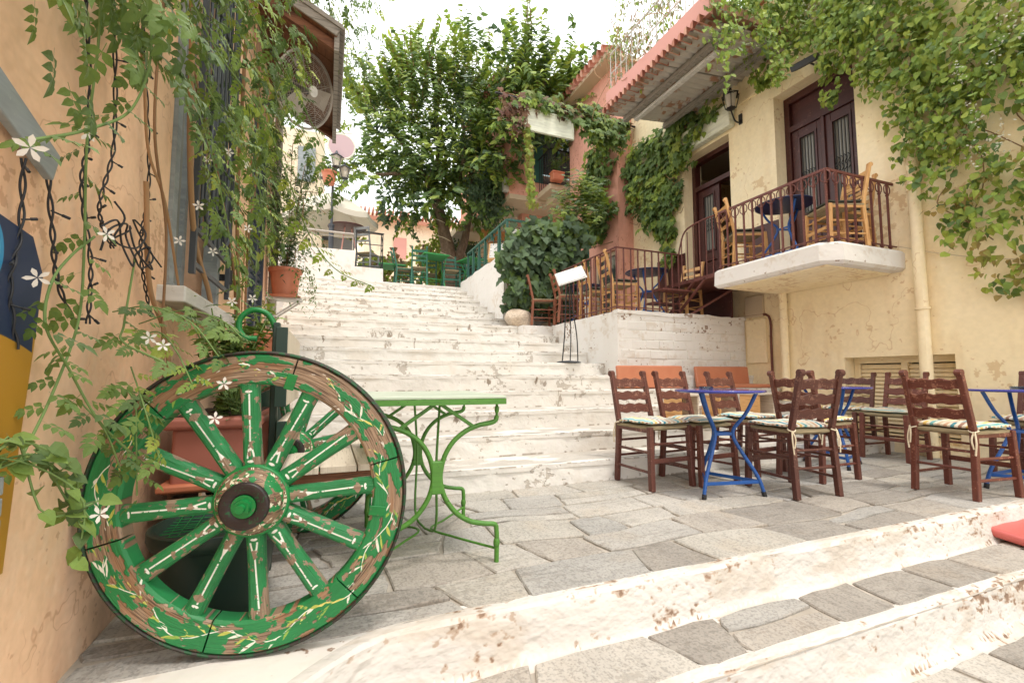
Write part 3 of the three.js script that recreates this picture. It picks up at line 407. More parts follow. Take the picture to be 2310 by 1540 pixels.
{ const b = thing('balcony', 'white balcony slab with brown iron railing on the yellow house', 'balcony', [0, 0, 0]);
  const sh = [[4.66, 4.4], [5.8, 4.4], [5.8, 2.95], [4.8, 2.95], [4.66, 3.08]];
  const g = rot(ext(sh.map(([x, z]) => [x, z]), 0.17, 0.03), -PI / 2).translate(0, 2.0, 0); mk('slab', rough(g, 0.02, 5), M.white2, b); mk('soffit', bb(4.72, 5.79, 1.955, 1.972, -4.36, -3.05), M.yellow, b);
  mk('top_rail', [beam([4.7, 2.96, -4.4], [4.7, 2.96, -3.0], 0.03, 0.018, V(1, 0, 0)), beam([4.7, 2.96, -3.0], [5.79, 2.96, -2.98], 0.018, 0.03, V(0, 1, 0))], M.rail, b);
  mk('foot_rail', [bar([4.7, 2.25, -4.4], [4.7, 2.25, -3.0], 0.008), bar([4.7, 2.25, -3.0], [5.79, 2.25, -2.98], 0.008)], M.rail, b);
  const bal = (x, z, ax) => { const k = 0.045, T = (s) => tube([[x + ax[0] * s * 0.008, 2.83, z + ax[1] * s * 0.008], [x + ax[0] * s * k, 2.85, z + ax[1] * s * k], [x + ax[0] * s * k * 1.05, 2.91, z + ax[1] * s * k * 1.05], [x + ax[0] * s * 0.012, 2.945, z + ax[1] * s * 0.012]], 0.006, 5, 10); mk('baluster', [bb(x - 0.009, x + 0.009, 2.19, 2.95, z - 0.009, z + 0.009), T(1), T(-1), rb(0.03, 0.02, 0.03, x, 2.82, z, 0.006), rb(0.035, 0.03, 0.035, x, 2.24, z, 0.008)], M.rail, b); };
  for (let i = 0; i <= 11; i++) bal(4.7, -4.38 + i * 0.125, [0, 1]); for (let i = 1; i <= 7; i++) bal(4.7 + i * 0.14, -2.995 + i * 0.002, [1, 0]); }
{ const s = thing('metal_landing', 'brown iron landing with steps down to the restaurant terrace', 'steps', [0, 0, 0]);
  mk('platform', bb(4.7, 5.78, 2.14, 2.19, -6.2, -4.42), M.rail, s);
  mk('stringer', beam([4.72, 2.16, -4.85], [4.72, 1.7, -5.45], 0.025, 0.05, V(1, 0, 0)), M.rail, s); mk('stringer', beam([4.72, 2.16, -4.65], [4.72, 1.7, -5.25], 0.025, 0.04, V(1, 0, 0)), M.rail, s);
  for (let i = 0; i < 2; i++) mk('tread', bb(4.2, 4.71, 1.85 + i * 0.16, 1.87 + i * 0.16, -5.3 + i * 0.2, -5.1 + i * 0.2), M.rail, s);
  mk('top_rail', tube([[4.7, 2.96, -4.45], [4.7, 2.96, -4.7], [4.7, 2.9, -5.0], [4.7, 2.72, -5.1], [4.7, 2.5, -5.16]], 0.012, 6, 16), M.rail, s);
  for (let i = 0; i < 6; i++) { const z = -4.5 - i * 0.115; mk('baluster', bar([4.7, 2.15, z], [4.7, i < 4 ? 2.95 : 2.88 - (i - 4) * 0.06, z], 0.008), M.rail, s); }
  mk('back_panel', bb(5.5, 5.52, 1.69, 2.13, -6.2, -4.95), M.door, s); mk('brace', beam([4.75, 1.7, -5.0], [5.4, 2.13, -4.7], 0.03, 0.03), M.rail, s); }
{ const t = thing('terrace_railing', 'brown iron railing around the restaurant terrace above the brick wall', 'railing', [0, 0, 0]);
  const P = [[3.56, -6.6], [3.56, -5.06], [4.62, -5.06]];
  for (let k = 0; k < 2; k++) { const a = P[k], b = P[k + 1]; mk('top_rail', beam([a[0], 2.57, a[1]], [b[0], 2.57, b[1]], 0.03, 0.016, V(0, 1, 0)), M.rail, t); mk('bottom_rail', beam([a[0], 1.76, a[1]], [b[0], 1.76, b[1]], 0.02, 0.014, V(0, 1, 0)), M.rail, t);
    const n = k ? 9 : 12; for (let i = k; i <= n; i++) { const x = a[0] + (b[0] - a[0]) * i / n, z = a[1] + (b[1] - a[1]) * i / n; mk('baluster', bb(x - 0.008, x + 0.008, 1.69, 2.56, z - 0.008, z + 0.008), M.rail, t); } } }
// awning
{ const a = thing('corrugated_awning', 'rusty corrugated sheet awning with red edge above the half open door', 'awning', [0, 0, 0]);
  for (let s = 0; s < 5; s++) { const z0 = -4.0 - s * 0.44, g = new THREE.PlaneGeometry(1.62, 0.46, 6, 28); const p = g.attributes.position; for (let i = 0; i < p.count; i++) { const u = p.getX(i), v = p.getY(i); p.setXYZ(i, 5.0 + u, 5.3 + u * 0.1 + 0.018 * sin((z0 + v) * 2 * PI / 0.11) + (s % 2) * 0.006 + 0.02 * (vn(u * 3 + 20, v * 3 + s * 4, 99, 99) - 0.5), z0 - 0.22 + v); } const lo = g.clone(); g.translate(0, 0.012, 0); g.computeVertexNormals(); lo.computeVertexNormals(); mk('sheet', [g, lo], M.tin, a, { ou: s * 0.7 }); }
  mk('purlin', bb(4.55, 4.63, 5.16, 5.23, -6.2, -4.0), M.greyWood, a); mk('purlin', bb(5.4, 5.46, 5.22, 5.31, -6.2, -4.0), M.greyWood, a);
  mk('light_fitting', bb(4.66, 4.74, 5.12, 5.17, -6.05, -4.3, 0.008), M.sillWhite, a);
  mk('fascia', rough(new THREE.BoxGeometry(0.06, 0.3, 2.24, 1, 3, 20).translate(4.26, 5.44, -5.1), 0.02, 4), M.red, a);
  for (let i = 0; i < 20; i++) mk('edge_tile', rot(new THREE.CylinderGeometry(0.05, 0.055, 0.2, 9, 1, false, 0, PI), 0, 0, PI / 2).rotateX(-PI / 2).translate(4.24, 5.255, -4.05 - i * 0.111), M.tile[i % 3], a); }
{ const u = thing('roof_terrace', 'red edged roof terrace with a thin white railing above the awning', 'terrace', [0, 0, 0]);
  mk('slab', bb(4.3, 5.79, 5.42, 5.55, -6.3, -4.0), M.red, u); mk('rail', bar([4.32, 6.3, -6.2], [4.32, 6.3, -4.0], 0.015), M.sillWhite, u); mk('rail', bar([4.32, 5.95, -6.2], [4.32, 5.95, -4.0], 0.01), M.sillWhite, u); for (let i = 0; i < 16; i++) mk('baluster', bar([4.32, 5.5, -6.2 + i * 0.145], [4.32, 6.3, -6.2 + i * 0.145], 0.008, 5), M.sillWhite, u); }
tag(mk('blank_signboard', rough(rb(0.13, 0.36, 1.18, 5.72, 4.9, -5.6, 0.02), 0.015, 5), M.signCream), 'blank off white signboard over the half open brown door', 'signboard');
// pink building
{ const p = thing('pink_wall', 'salmon pink wall with a dark window beside the restaurant terrace', 'wall', [0, 0, 0]);
  const ev = mk('eaves', [bb(5.12, 8.1, 7.4, 7.48, -9.8, -7.4)], M.beige, p); for (let i = 0; i < 15; i++) mk('roof_tile', new THREE.CylinderGeometry(0.07, 0.08, 0.5, 8, 1, false, 0, PI).rotateX(PI / 2).rotateY(PI / 2).rotateZ(0.2).translate(5.25, 7.55, -7.45 - i * 0.165), M.tile[i % 3], ev);
  mk('wall', wallX([[-7.62, 0.5], [-7.62, 7.4], [-9.6, 7.4], [-9.6, 0.5]], [hole(-7.72, -8.6, 1.95, 3.45)], 0.4, 5.43, 1), M.pink, p);
  const w = mk('window', [bb(5.5, 5.56, 1.95, 3.45, -7.8, -7.725), bb(5.5, 5.56, 1.95, 3.45, -8.595, -8.52), bb(5.5, 5.56, 3.37, 3.45, -8.52, -7.8), bb(5.5, 5.56, 1.95, 2.05, -8.52, -7.8)], M.beige, p); mk('pane', bb(5.53, 5.54, 2.05, 3.37, -8.52, -7.8), M.paneDark, w); mk('room', [bb(8, 8.1, 0.5, 7.4, -9.6, -7.62), bb(5.83, 8, 0.5, 7.4, -9.7, -9.6), bb(5.83, 8, 3.9, 4.0, -9.6, -7.62)], M.room, w);
  const b = thing('pink_house', 'salmon pink house with a jutting upper storey and flower balcony', 'house', [0, 0, 0]);
  const sq = (z0, z1, y0, y1) => [[z0, y0], [z1, y0], [z1, y1], [z0, y1]];
  mk('upper_wall', ext(sq(4.18, 10, 5.5, 8.4), 0.3, 0, [sq(5.05, 6.25, 5.9, 7.7)]).translate(0, 0, -10.8), M.pink, b);
  mk('upper_side', bb(4.18, 4.5, 5.5, 8.4, -15, -10.81), M.pinkLight, b); mk('upper_floor', bb(4.18, 10, 5.38, 5.5, -15, -10.5), M.beige, b);
  mk('lower_wall', bb(4.9, 10, 2.9, 5.38, -11.7, -11.4), M.pink, b); mk('back_wall', [bb(4.18, 10, 5.5, 8.4, -15.2, -15.0), bb(10, 10.2, 5.5, 8.4, -15, -10.5)], M.pink, b);
  const wn = mk('balcony_window', [bb(5.05, 5.15, 5.9, 7.7, -10.68, -10.55), bb(6.15, 6.25, 5.9, 7.7, -10.68, -10.55), bb(5.62, 5.68, 5.9, 7.7, -10.68, -10.6)], M.gRail, b); mk('pane', bb(5.15, 6.15, 5.9, 7.7, -10.66, -10.65), M.paneDark, wn);
  mk('shutter', bb(6.26, 6.7, 5.9, 7.7, -10.5, -10.46), M.gRail, b); mk('shutter', bb(4.86, 5.04, 5.9, 7.7, -10.5, -10.46), M.gRail, b);
  const bl = mk('balcony_slab', [bb(4.95, 6.9, 5.45, 5.6, -10.5, -9.75, 0.02), bb(5.2, 6.7, 5.3, 5.45, -10.5, -10.0)], M.beige, b);
  mk('railing', [bar([4.98, 6.5, -9.8], [6.88, 6.5, -9.8], 0.02), bar([4.98, 6.5, -9.8], [4.98, 6.5, -10.5], 0.02), bar([4.98, 5.68, -9.8], [6.88, 5.68, -9.8], 0.01)], M.iron, bl);
  for (let i = 0; i < 18; i++) mk('baluster', bar([4.98 + i * 0.11, 5.6, -9.8], [4.98 + i * 0.11, 6.5, -9.8], 0.009, 5), M.iron, bl); for (let i = 1; i < 6; i++) mk('baluster', bar([4.98, 5.6, -9.8 - i * 0.12], [4.98, 6.5, -9.8 - i * 0.12], 0.009, 5), M.iron, bl);
  const rf = mk('roof', beam([3.95, 8.45, -12.6], [10, 8.45, -12.6], 4.6, 0.12, V(0, 1, 0)), M.beige, b);
  for (let i = 0; i < 34; i++) mk('roof_tile', rot(new THREE.CylinderGeometry(0.075, 0.085, 0.45, 8, 1, false, 0, PI), PI / 2 - 0.25, 0, 0).rotateZ(0).translate(4.0 + i * 0.175, 8.56, -10.42), M.tile[i % 3], rf);
  for (let i = 0; i < 16; i++) mk('roof_tile', new THREE.CylinderGeometry(0.075, 0.085, 0.45, 8, 1, false, 0, PI).rotateX(PI / 2).rotateY(PI / 2).translate(3.98, 8.56, -10.6 - i * 0.175), M.tile[i % 3], rf);
  mk('wall_lamp', [bar([4.6, 5.2, -11.35], [4.6, 5.38, -11.35], 0.02), mv(new THREE.SphereGeometry(0.07, 10, 8), 4.6, 5.16, -11.35)], M.sillWhite, b);
  mk('meter_box', rb(0.18, 0.35, 0.12, 4.12, 5.75, -10.62, 0.01), M.sillWhite, b);
}
{ // house behind the tree with its overhang and orange sign
  const h = thing('cream_house', 'cream house with a deep soffit in shade behind the tree', 'house', [0, 0, 0]);
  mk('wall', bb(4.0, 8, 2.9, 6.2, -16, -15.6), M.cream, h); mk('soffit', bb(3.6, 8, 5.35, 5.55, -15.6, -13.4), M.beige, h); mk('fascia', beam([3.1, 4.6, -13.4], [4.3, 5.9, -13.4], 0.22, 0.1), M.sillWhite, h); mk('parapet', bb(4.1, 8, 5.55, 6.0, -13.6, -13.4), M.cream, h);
  const d = mk('door', [bb(3.75, 3.83, 2.94, 4.35, -13.0, -12.95), bb(4.3, 4.38, 2.94, 4.35, -13.0, -12.95), bb(3.83, 4.3, 4.27, 4.35, -13.0, -12.95), bb(3.83, 4.3, 3.6, 3.67, -13.0, -12.95)], M.sillWhite, h); mk('pane', bb(3.83, 4.3, 2.94, 4.27, -12.985, -12.98), M.paneDark, d);
  tag(mk('orange_sign', [bb(4.25, 5.2, 4.95, 5.5, -13.2, -13.14, 0.01)], M.signOrange), 'plain orange fascia sign under the soffit behind the tree', 'sign');
  const f = thing('far_house', 'pale yellow far house with a tiled roof and red shutters', 'house', [0, 0, 0]);
  mk('wall', bb(1.4, 6.5, 4.0, 8.6, -26, -22), M.cream, f); for (const x of [2.75]) mk('shutter', bb(x, x + 0.6, 6.5, 7.5, -21.99, -21.93), M.red, f);
  const rf = mk('roof', beam([1.1, 8.7, -23.5], [6.8, 8.7, -23.5], 4.2, 0.15, V(0, 1, 0.25)), M.tile[0], f);
  for (let i = 0; i < 32; i++) mk('roof_tile', new THREE.CylinderGeometry(0.08, 0.09, 0.6, 7, 1, false, 0, PI).rotateX(PI / 2 - 0.3).translate(1.15 + i * 0.18, 8.45, -21.55), M.tile[i % 3], rf);
  const k = thing('kiosk', 'low cream building with a red framed door behind the umbrella', 'building', [0, 0, 0]);
  mk('wall', bb(-3.2, -0.1, 3.5, 5.0, -16, -14.8), M.cream, k); mk('roof', bb(-3.5, 0.7, 5.0, 5.14, -16.2, -14.2, 0.02), M.slate, k); mk('door', bb(-1.0, -0.55, 3.55, 4.7, -14.8, -14.76), M.red, k); mk('door', bb(-1.7, -1.1, 3.9, 4.6, -14.8, -14.76), M.paneMilky, k);
  const l = thing('grey_house', 'grey white house wall with a small window past the canopy', 'house', [0, 0, 0]);
  mk('wall', bb(-4.5, -0.28, 3.55, 7.8, -16.4, -13.7), M.cream, l); mk('window', bb(-0.95, -0.5, 6.3, 7.3, -13.7, -13.66), M.frameGrey, l); }
{ const g = thing('green_railing', 'dark green iron railing of the upper terrace above the ivy', 'railing', [0, 0, 0]);
  const P = [[3.0, -10.2], [3.0, -7.66], [4.72, -7.66]];
  for (let k = 0; k < 2; k++) { const a = P[k], b = P[k + 1], n = k ? 5 : 6; mk('top_rail', beam([a[0], 3.72, a[1]], [b[0], 3.72, b[1]], 0.06, 0.035, V(0, 1, 0)), M.gRail, g); mk('bottom_rail', beam([a[0], 3.15, a[1]], [b[0], 3.15, b[1]], 0.03, 0.02, V(0, 1, 0)), M.gRail, g);
    for (let i = 0; i <= n; i++) { const x = a[0] + (b[0] - a[0]) * i / n, z = a[1] + (b[1] - a[1]) * i / n; if (!(k && i == 0)) mk('post', bb(x - 0.02, x + 0.02, 2.95, 3.71, z - 0.02, z + 0.02), M.gRail, g);
      if (i < n) { const mx = x + (b[0] - a[0]) * 0.5 / n, mz = z + (b[1] - a[1]) * 0.5 / n, ux = (b[0] - a[0]) / n * 0.28, uz = (b[1] - a[1]) / n * 0.28; mk('fret', [beam([mx - ux, 3.16, mz - uz], [mx - ux, 3.6, mz - uz], 0.012, 0.012), beam([mx + ux, 3.16, mz + uz], [mx + ux, 3.6, mz + uz], 0.012, 0.012), beam([mx - ux, 3.6, mz - uz], [mx + ux, 3.6, mz + uz], 0.012, 0.012, V(0, 1, 0)), beam([mx - ux, 3.35, mz - uz], [mx + ux, 3.35, mz + uz], 0.012, 0.012, V(0, 1, 0)), beam([mx, 3.6, mz], [mx, 3.71, mz], 0.012, 0.012)], M.gRail, g); } } }
  tag(mk('bolster', [rb(1.2, 0.3, 0.12, 3.75, 3.3, -7.85, 0.05)], M.stripeGreen), 'green and white striped cushion behind the green railing', 'cushion'); const bn = thing('garden_bench', 'dark green bench under the striped cushion', 'bench', [3.75, 2.93, -8.0]); mk('plank_top', rb(1.3, 0.03, 0.4, 0, 0.19, 0, 0.006), M.gRail, bn); for (const x of [-0.55, 0.55]) mk('trestle', bb(x - 0.03, x + 0.03, 0, 0.175, -0.17, 0.17), M.gRail, bn); }
// ================= FURNITURE =================
function wavySlat(w, h, t) { const top = [], bot = []; for (let i = 0; i <= 16; i++) { const u = i / 16, x = (u - 0.5) * w; top.push([x, h / 2 + 0.006 * sin(u * PI * 6 + 1) + 0.006 * sin(u * PI)]); bot.push([x, -h / 2 + 0.005 * sin(u * PI * 6) - 0.002]); } return ext([...top, ...bot.reverse()], t, 0.002).translate(0, 0, -t / 2); }
function seatPad(w, d, t, sag) { const g = new THREE.BoxGeometry(w, t, d, 10, 2, 10), p = g.attributes.position; for (let i = 0; i < p.count; i++) { const x = p.getX(i) / (w / 2), z = p.getZ(i) / (d / 2), e = Math.max(Math.abs(x), Math.abs(z)), edge = Math.sqrt(Math.max(0, 1 - e ** 6)); let y = p.getY(i); y = y * (0.35 + 0.65 * edge) - sag * (1 - x * x) * (1 - z * z); p.setXYZ(i, p.getX(i) * (1 - 0.03 * (z * z)), y, p.getZ(i) * (1 - 0.03 * x * x)); } g.computeVertexNormals(); return g; }
function makeChair(name, { mat = M.brown, wavy = true, h = 0.86, cush = M.stripe, slats = [0.565, 0.665, 0.77], seat = M.rush }) {
  const t = thing(name, '', 'chair');
  const rake = (y) => -0.18 - Math.max(0, y - 0.44) * 0.22, sc = h / 0.86;
  for (const s of [-1, 1]) {
    mk('back_post', [beam([s * 0.178, 0, -0.215], [s * 0.172, 0.46, -0.183], 0.037, 0.04, V(0, 0, 1), 0.006), beam([s * 0.172, 0.44, -0.182], [s * 0.166, h - 0.02, rake(h)], 0.036, 0.036, V(0, 0, 1), 0.006), rot(new THREE.CylinderGeometry(0.024, 0.024, 0.037, 12), 0, 0, PI / 2).translate(s * 0.166, h - 0.012, rake(h) - 0.008)], mat, t, { swapUV: true });
    mk('front_leg', beam([s * 0.2, 0, 0.2], [s * 0.19, 0.455, 0.18], 0.04, 0.04, V(0, 0, 1), 0.007), mat, t, { swapUV: true });
    mk('side_stretcher', [bar([s * 0.178, 0.13, -0.2], [s * 0.196, 0.13, 0.19], 0.0105), bar([s * 0.175, 0.27, -0.19], [s * 0.193, 0.27, 0.185], 0.0105)], mat, t);
    mk('seat_rail', beam([s * 0.178, 0.425, -0.18], [s * 0.19, 0.425, 0.18], 0.022, 0.028, V(0, 1, 0)), mat, t);
  }
  for (const y of slats) { const g = wavy ? wavySlat(0.31, 0.058, 0.014) : rb(0.31, y > slats[1] ? 0.06 : 0.045, 0.014, 0, 0, 0, 0.004); mk('back_slat', rot(g, -0.215).translate(0, y * sc, rake(y * sc)), mat, t); }
  mk('front_stretcher', rb(0.36, 0.035, 0.018, 0, 0.21, 0.193, 0.004), mat, t); mk('front_stretcher', bar([-0.19, 0.33, 0.187], [0.19, 0.33, 0.187], 0.009), mat, t);
  mk('back_stretcher', [bar([-0.175, 0.2, -0.2], [0.175, 0.2, -0.2], 0.01), bar([-0.174, 0.32, -0.193], [0.174, 0.32, -0.193], 0.01)], mat, t);
  mk('rush_seat', seatPad(0.395, 0.385, 0.045, 0.008).translate(0, 0.446, 0), seat, t);
  if (cush) { const c = mk('seat_cushion', rough(seatPad(0.39, 0.37, 0.034, -0.004).translate(0, 0.484, 0.008), 0.014, 12, Math.floor(R(0, 90))), cush, t); if (cush === M.stripe) for (const s of [-1, 1]) mk('tie', [tube([[s * 0.172, 0.47, -0.16], [s * 0.2, 0.46, -0.19], [s * 0.18, 0.45, -0.215], [s * 0.15, 0.46, -0.2]], 0.005, 5, 12), tube([[s * 0.19, 0.455, -0.21], [s * 0.2, 0.38, -0.222], [s * 0.193, 0.3, -0.225]], 0.006, 4, 8), tube([[s * 0.185, 0.455, -0.21], [s * 0.178, 0.4, -0.226], [s * 0.186, 0.34, -0.222]], 0.006, 4, 8)], M.tie, c); }
  return t;
}
const D = PI / 180;
const browns = [[1.12, 1.1, 1.08], [0.82, 0.84, 0.86], [1.2, 1.08, 1.0]].map((c) => { const m = M.brown.clone(); m.color.setRGB(...c); return m; }), stripes = [[1, 0.97, 0.92], [0.88, 0.9, 0.9], [1, 1, 1]].map((c, k) => { const m = M.stripe.clone(); m.color.setRGB(...c); m.map = M.stripe.map.clone(); m.map.offset.set(k * 0.29, 0); if (k == 1) m.map.rotation = PI / 2; m.map.needsUpdate = true; return m; });
const vary = (r, k) => { r.traverse((o) => { if (o.material === M.brown && k % 4) o.material = browns[k % 4 - 1]; else if (o.material === M.stripe && k % 4) o.material = stripes[(k * 3) % 4 ? (k % 3) : 2]; }); return r; };
{ const c0 = makeChair('wooden_chair', {}), G = 'dark brown chairs on the paved terrace';
  const spots = [[2.36, 0, -2.92, 4, 'dark brown chair at the end of the row, nearest the white steps'], [2.79, 0, -2.9, 6, 'dark brown chair right behind the nearest blue table'], [3.14, 0, -2.36, 172, 'dark brown chair seen from behind, right of the nearest blue table'], [4.22, 0, -1.86, 86, 'dark brown chair seen from behind at the right, nearest the step edge'], [3.47, 0, -3.0, 8, 'dark brown chair in the back row, half hidden behind two others'], [3.76, 0, -2.6, 92, 'dark brown chair turned to the middle blue table, overlapped by a nearer chair'], [5.3, 0, -3.32, -86, 'dark brown chair left of the basement shutter, against the yellow wall'], [5.32, 0, -2.86, -88, 'dark brown chair in front of the basement shutter'], [5.33, 0, -1.86, -92, 'dark brown chair cut by the right edge, behind the rightmost blue table']];
  spots.forEach(([x, y, z, a, l], i) => i ? vary(copy(c0, [x, y, z], a * D, l, G), i) : (c0.position.set(x, y, z), c0.rotation.y = a * D, tag(c0, l, 'chair', G)));
  const dark = std({ color: hex('#4c5046'), roughness: 0.95 });
  const h0 = makeChair('honey_chair', { mat: M.honey, wavy: false, h: 0.9, cush: dark }), G2 = 'light wooden chairs of the restaurant';
  [[3.86, 1.69, -5.42, 80, 'light wooden chair at the corner of the brown terrace railing'], [3.88, 1.69, -6.05, 84, 'light wooden chair behind the corner chair, further along the terrace railing'], [5.02, 1.69, -5.42, -78, 'light wooden chair right of the round table on the lower terrace'], [5.0, 2.2, -4.28, 66, 'light wooden chair at the left end of the balcony'], [5.12, 2.2, -3.2, -112, 'light wooden chair at the right end of the balcony'], [5.42, 2.2, -3.3, -100, 'light wooden chair tucked behind the right balcony chair']].forEach(([x, y, z, a, l], i) => i ? copy(h0, [x, y, z], a * D, l, G2) : (h0.position.set(x, y, z), h0.rotation.y = a * D, tag(h0, l, 'chair', G2)));
  const r0 = makeChair('reddish_chair', { mat: M.redwood, wavy: false, h: 0.86, cush: null }), G3 = 'reddish wooden chairs at the stair side';
  [[3.42, 1.69, -7.1, 78, 'reddish wooden chair standing alone beside the rock and ivy'], [3.66, 1.69, -6.55, 74, 'reddish wooden chair behind the menu stand']].forEach(([x, y, z, a, l], i) => i ? copy(r0, [x, y, z], a * D, l, G3) : (r0.position.set(x, y, z), r0.rotation.y = a * D, tag(r0, l, 'chair', G3)));
  const g0 = makeChair('green_chair', { mat: M.gChair, wavy: false, h: 0.9, cush: null }), G4 = 'green chairs at the head of the stairs';
  [[1.95, 2.94, -10.72, 170, 'green chair left of the bright green table, back to the stairs'], [2.3, 2.94, -11.3, 10, 'green chair behind the bright green table at the stair head'], [2.72, 2.94, -10.75, 184, 'green chair between the two green tables'], [3.25, 2.94, -11.2, 160, 'green chair right of the tree trunk foot'], [1.62, 2.94, -10.95, 90, 'green chair in the shade at the left corner of the stair head'], [3.3, 2.94, -9.7, -80, 'green chair by the wooden menu box on the parapet']].forEach(([x, y, z, a, l], i) => i ? copy(g0, [x, y, z], a * D, l, G4) : (g0.position.set(x, y, z), g0.rotation.y = a * D, tag(g0, l, 'chair', G4)));
  const y0 = makeChair('grey_chair', { mat: M.greyPaint, wavy: false, h: 1.0, cush: null, slats: [0.6, 0.72, 0.84] }); y0.position.set(0.78, 3.24, -11.0); y0.rotation.y = 2.6; tag(y0, 'grey chair behind the iron railing panel left of the stair head', 'chair');
}
function blueTable(name, r, H, top) {
  const t = thing(name, '', 'table'); mk('table_top', lathe([[0, H - 0.02], [r - 0.012, H - 0.02], [r, H - 0.014], [r, H - 0.004], [r - 0.006, H], [0, H]], 48), top, t);
  const P = [0, 1, 2].map((k) => k * 2 * PI / 3 + 0.35), at = (a, q, y) => V(cos(a) * q, y, sin(a) * q);
  for (const a of P) { mk('leg', tube([at(a, r * 0.8, H - 0.02), at(a, r * 0.55, H - 0.17), at(a, 0.085, 0.45), at(a, 0.082, 0.4), at(a, 0.13, 0.3), at(a, r * 0.76, 0.13), at(a, r * 0.88, 0.02)], 0.013, 8, 40), M.blue, t); mk('foot_cap', bar(at(a, r * 0.86, 0.035), at(a, r * 0.885, 0), 0.016, 8), M.black, t); }
  for (let k = 0; k < 3; k++) { const a = P[k], b = P[(k + 1) % 3]; mk('stretcher', beam(at(a, 0.084, 0.42), at(b, 0.084, 0.42), 0.008, 0.022, V(0, 1, 0), 0.002), M.blue, t); mk('stretcher', beam(at(a, r * 0.79, 0.1), at(b, r * 0.79, 0.1), 0.008, 0.024, V(0, 1, 0), 0.002), M.blue, t); }
  return t;
}
{ const t0 = blueTable('blue_table', 0.3, 0.73, M.blueTop), G = 'blue round tables on the paved terrace';
  t0.position.set(2.61, 0, -2.49); t0.rotation.y = -0.38; tag(t0, 'nearest round blue table, left of the brown chairs', 'table', G);
  copy(t0, [4.42, 0, -2.86], -1.9, 'middle round blue table, half hidden by brown chairs near the yellow wall', G); copy(t0, [4.78, 0, -1.75], 0.9, 'rightmost round blue table, cut by the edge of the picture', G);
  const b0 = blueTable('bistro_table', 0.32, 0.72, M.blueDark); b0.position.set(4.45, 1.69, -5.55); tag(b0, 'round dark blue table behind the brown terrace railing', 'table', 'dark blue restaurant tables'); copy(b0, [5.12, 2.2, -3.78], 0.4, 'round dark blue table on the white balcony', 'dark blue restaurant tables'); copy(b0, [4.2, 1.69, -6.9], 0.8, 'dark blue table at the back of the lower terrace', 'dark blue restaurant tables');
  const ash = thing('ashtray', 'clear glass ashtray on the nearest blue table', 'ashtray', [2.55, 0.73, -2.55]); mk('bowl', lathe([[0, 0.004], [0.04, 0.004], [0.045, 0.022], [0.05, 0.022], [0.048, 0], [0, 0]], 20), M.glass, ash); copy(ash, [4.72, 0.73, -1.72], 0, 'clear glass ashtray on the rightmost blue table');
}
// tables and things at the head of the stairs
{ const mkT = (l, p, ry) => { const t = thing('green_folding_table', l, 'table', p, ry, 'green folding tables'); mk('table_top', [rb(0.62, 0.03, 0.62, 0, 0.765, 0, 0.006)], M.gTable, t); for (const s of [-1, 1]) { mk('leg', bar([s * 0.25, 0, -0.26], [s * 0.25, 0.75, 0.24], 0.011), M.gTable, t); mk('leg', bar([s * 0.22, 0, 0.26], [s * 0.22, 0.75, -0.24], 0.011), M.gTable, t); } mk('stretcher', [bar([-0.25, 0.2, -0.13], [0.25, 0.2, -0.13], 0.009), bar([-0.22, 0.2, 0.12], [0.22, 0.2, 0.12], 0.009)], M.gTable, t); return t; };
  mkT('bright green folding table at the middle of the stair head', [2.28, 2.94, -10.72], 0.1); mkT('bright green folding table right of the tree trunk', [3.3, 2.94, -10.75], 0.3); mkT('green folding table in shade at the left corner of the stair head', [1.35, 2.72, -11.2], 0);
  const m = thing('menu_box', 'slanted wooden menu box on the white stair parapet', 'menu box', [3.0, 3.07, -8.25], -0.5); mk('case', rot(rb(0.34, 0.44, 0.1, 0, 0.25, 0, 0.008), -0.5), M.honey, m); mk('page', rot(bb(-0.14, 0.14, 0.06, 0.44, 0.052, 0.056), -0.5), M.paper, m); mk('lid', rot(bb(-0.18, 0.18, 0.47, 0.49, -0.07, 0.08), -0.5), M.plank, m);
  tag(mk('menu_sheet', bb(3.06, 3.28, 3.08, 3.55, -7.62, -7.61), M.paper), 'white menu sheet hung on the green railing', 'menu');
  const s = thing('menu_stand', 'black wire menu stand with a white sheet on the steps', 'menu stand', [3.02, 1.012, -5.42]); mk('foot', rough(lathe([[0, 0.0], [0.16, 0.0], [0.17, 0.006], [0.13, 0.02], [0, 0.03]], 20), 0.004), M.ironGrey, s);
  for (const [a, b] of [[-0.1, -0.02], [0.02, 0.03], [0.14, 0.06]]) mk('leg', tube([[a, 0.02, 0], [a * 0.7 + b * 0.3, 0.35, 0.02], [b, 0.9, -0.02], [b + 0.03, 1.12, -0.04]], 0.008, 6, 16), M.iron, s); mk('board', rot(rb(0.4, 0.012, 0.34, 0, 0, 0, 0.004), 0.7, -0.25, 0.38).translate(0.05, 1.2, -0.02), M.sillWhite, s); mk('page', rot(bb(-0.18, 0.18, 0.008, 0.012, -0.15, 0.15), 0.7, -0.25, 0.38).translate(0.05, 1.2, -0.02), M.paper, s);
}
for (const [x, z, l] of [[3.48, -3.83, 'small plywood box stool, leftmost under the orange cushions'], [3.98, -3.8, 'small plywood box stool behind the nearest blue table top'], [4.55, -3.8, 'small plywood box stool by the yellow wall end of the steps']]) { const b = thing('plywood_stool', l, 'stool', [x, 0.335, z], 0.05, 'plywood stools on the steps'); mk('top', rb(0.27, 0.02, 0.26, 0, 0.295, 0, 0.003), M.paleWood, b); for (const s of [-1, 1]) mk('side', bb(s * 0.12 - 0.01, s * 0.12 + 0.01, 0, 0.285, -0.12, 0.12), s < 0 ? M.honey : M.paleWood, b); mk('back', bb(-0.11, 0.11, 0.02, 0.285, -0.12, -0.1), M.honey, b); }
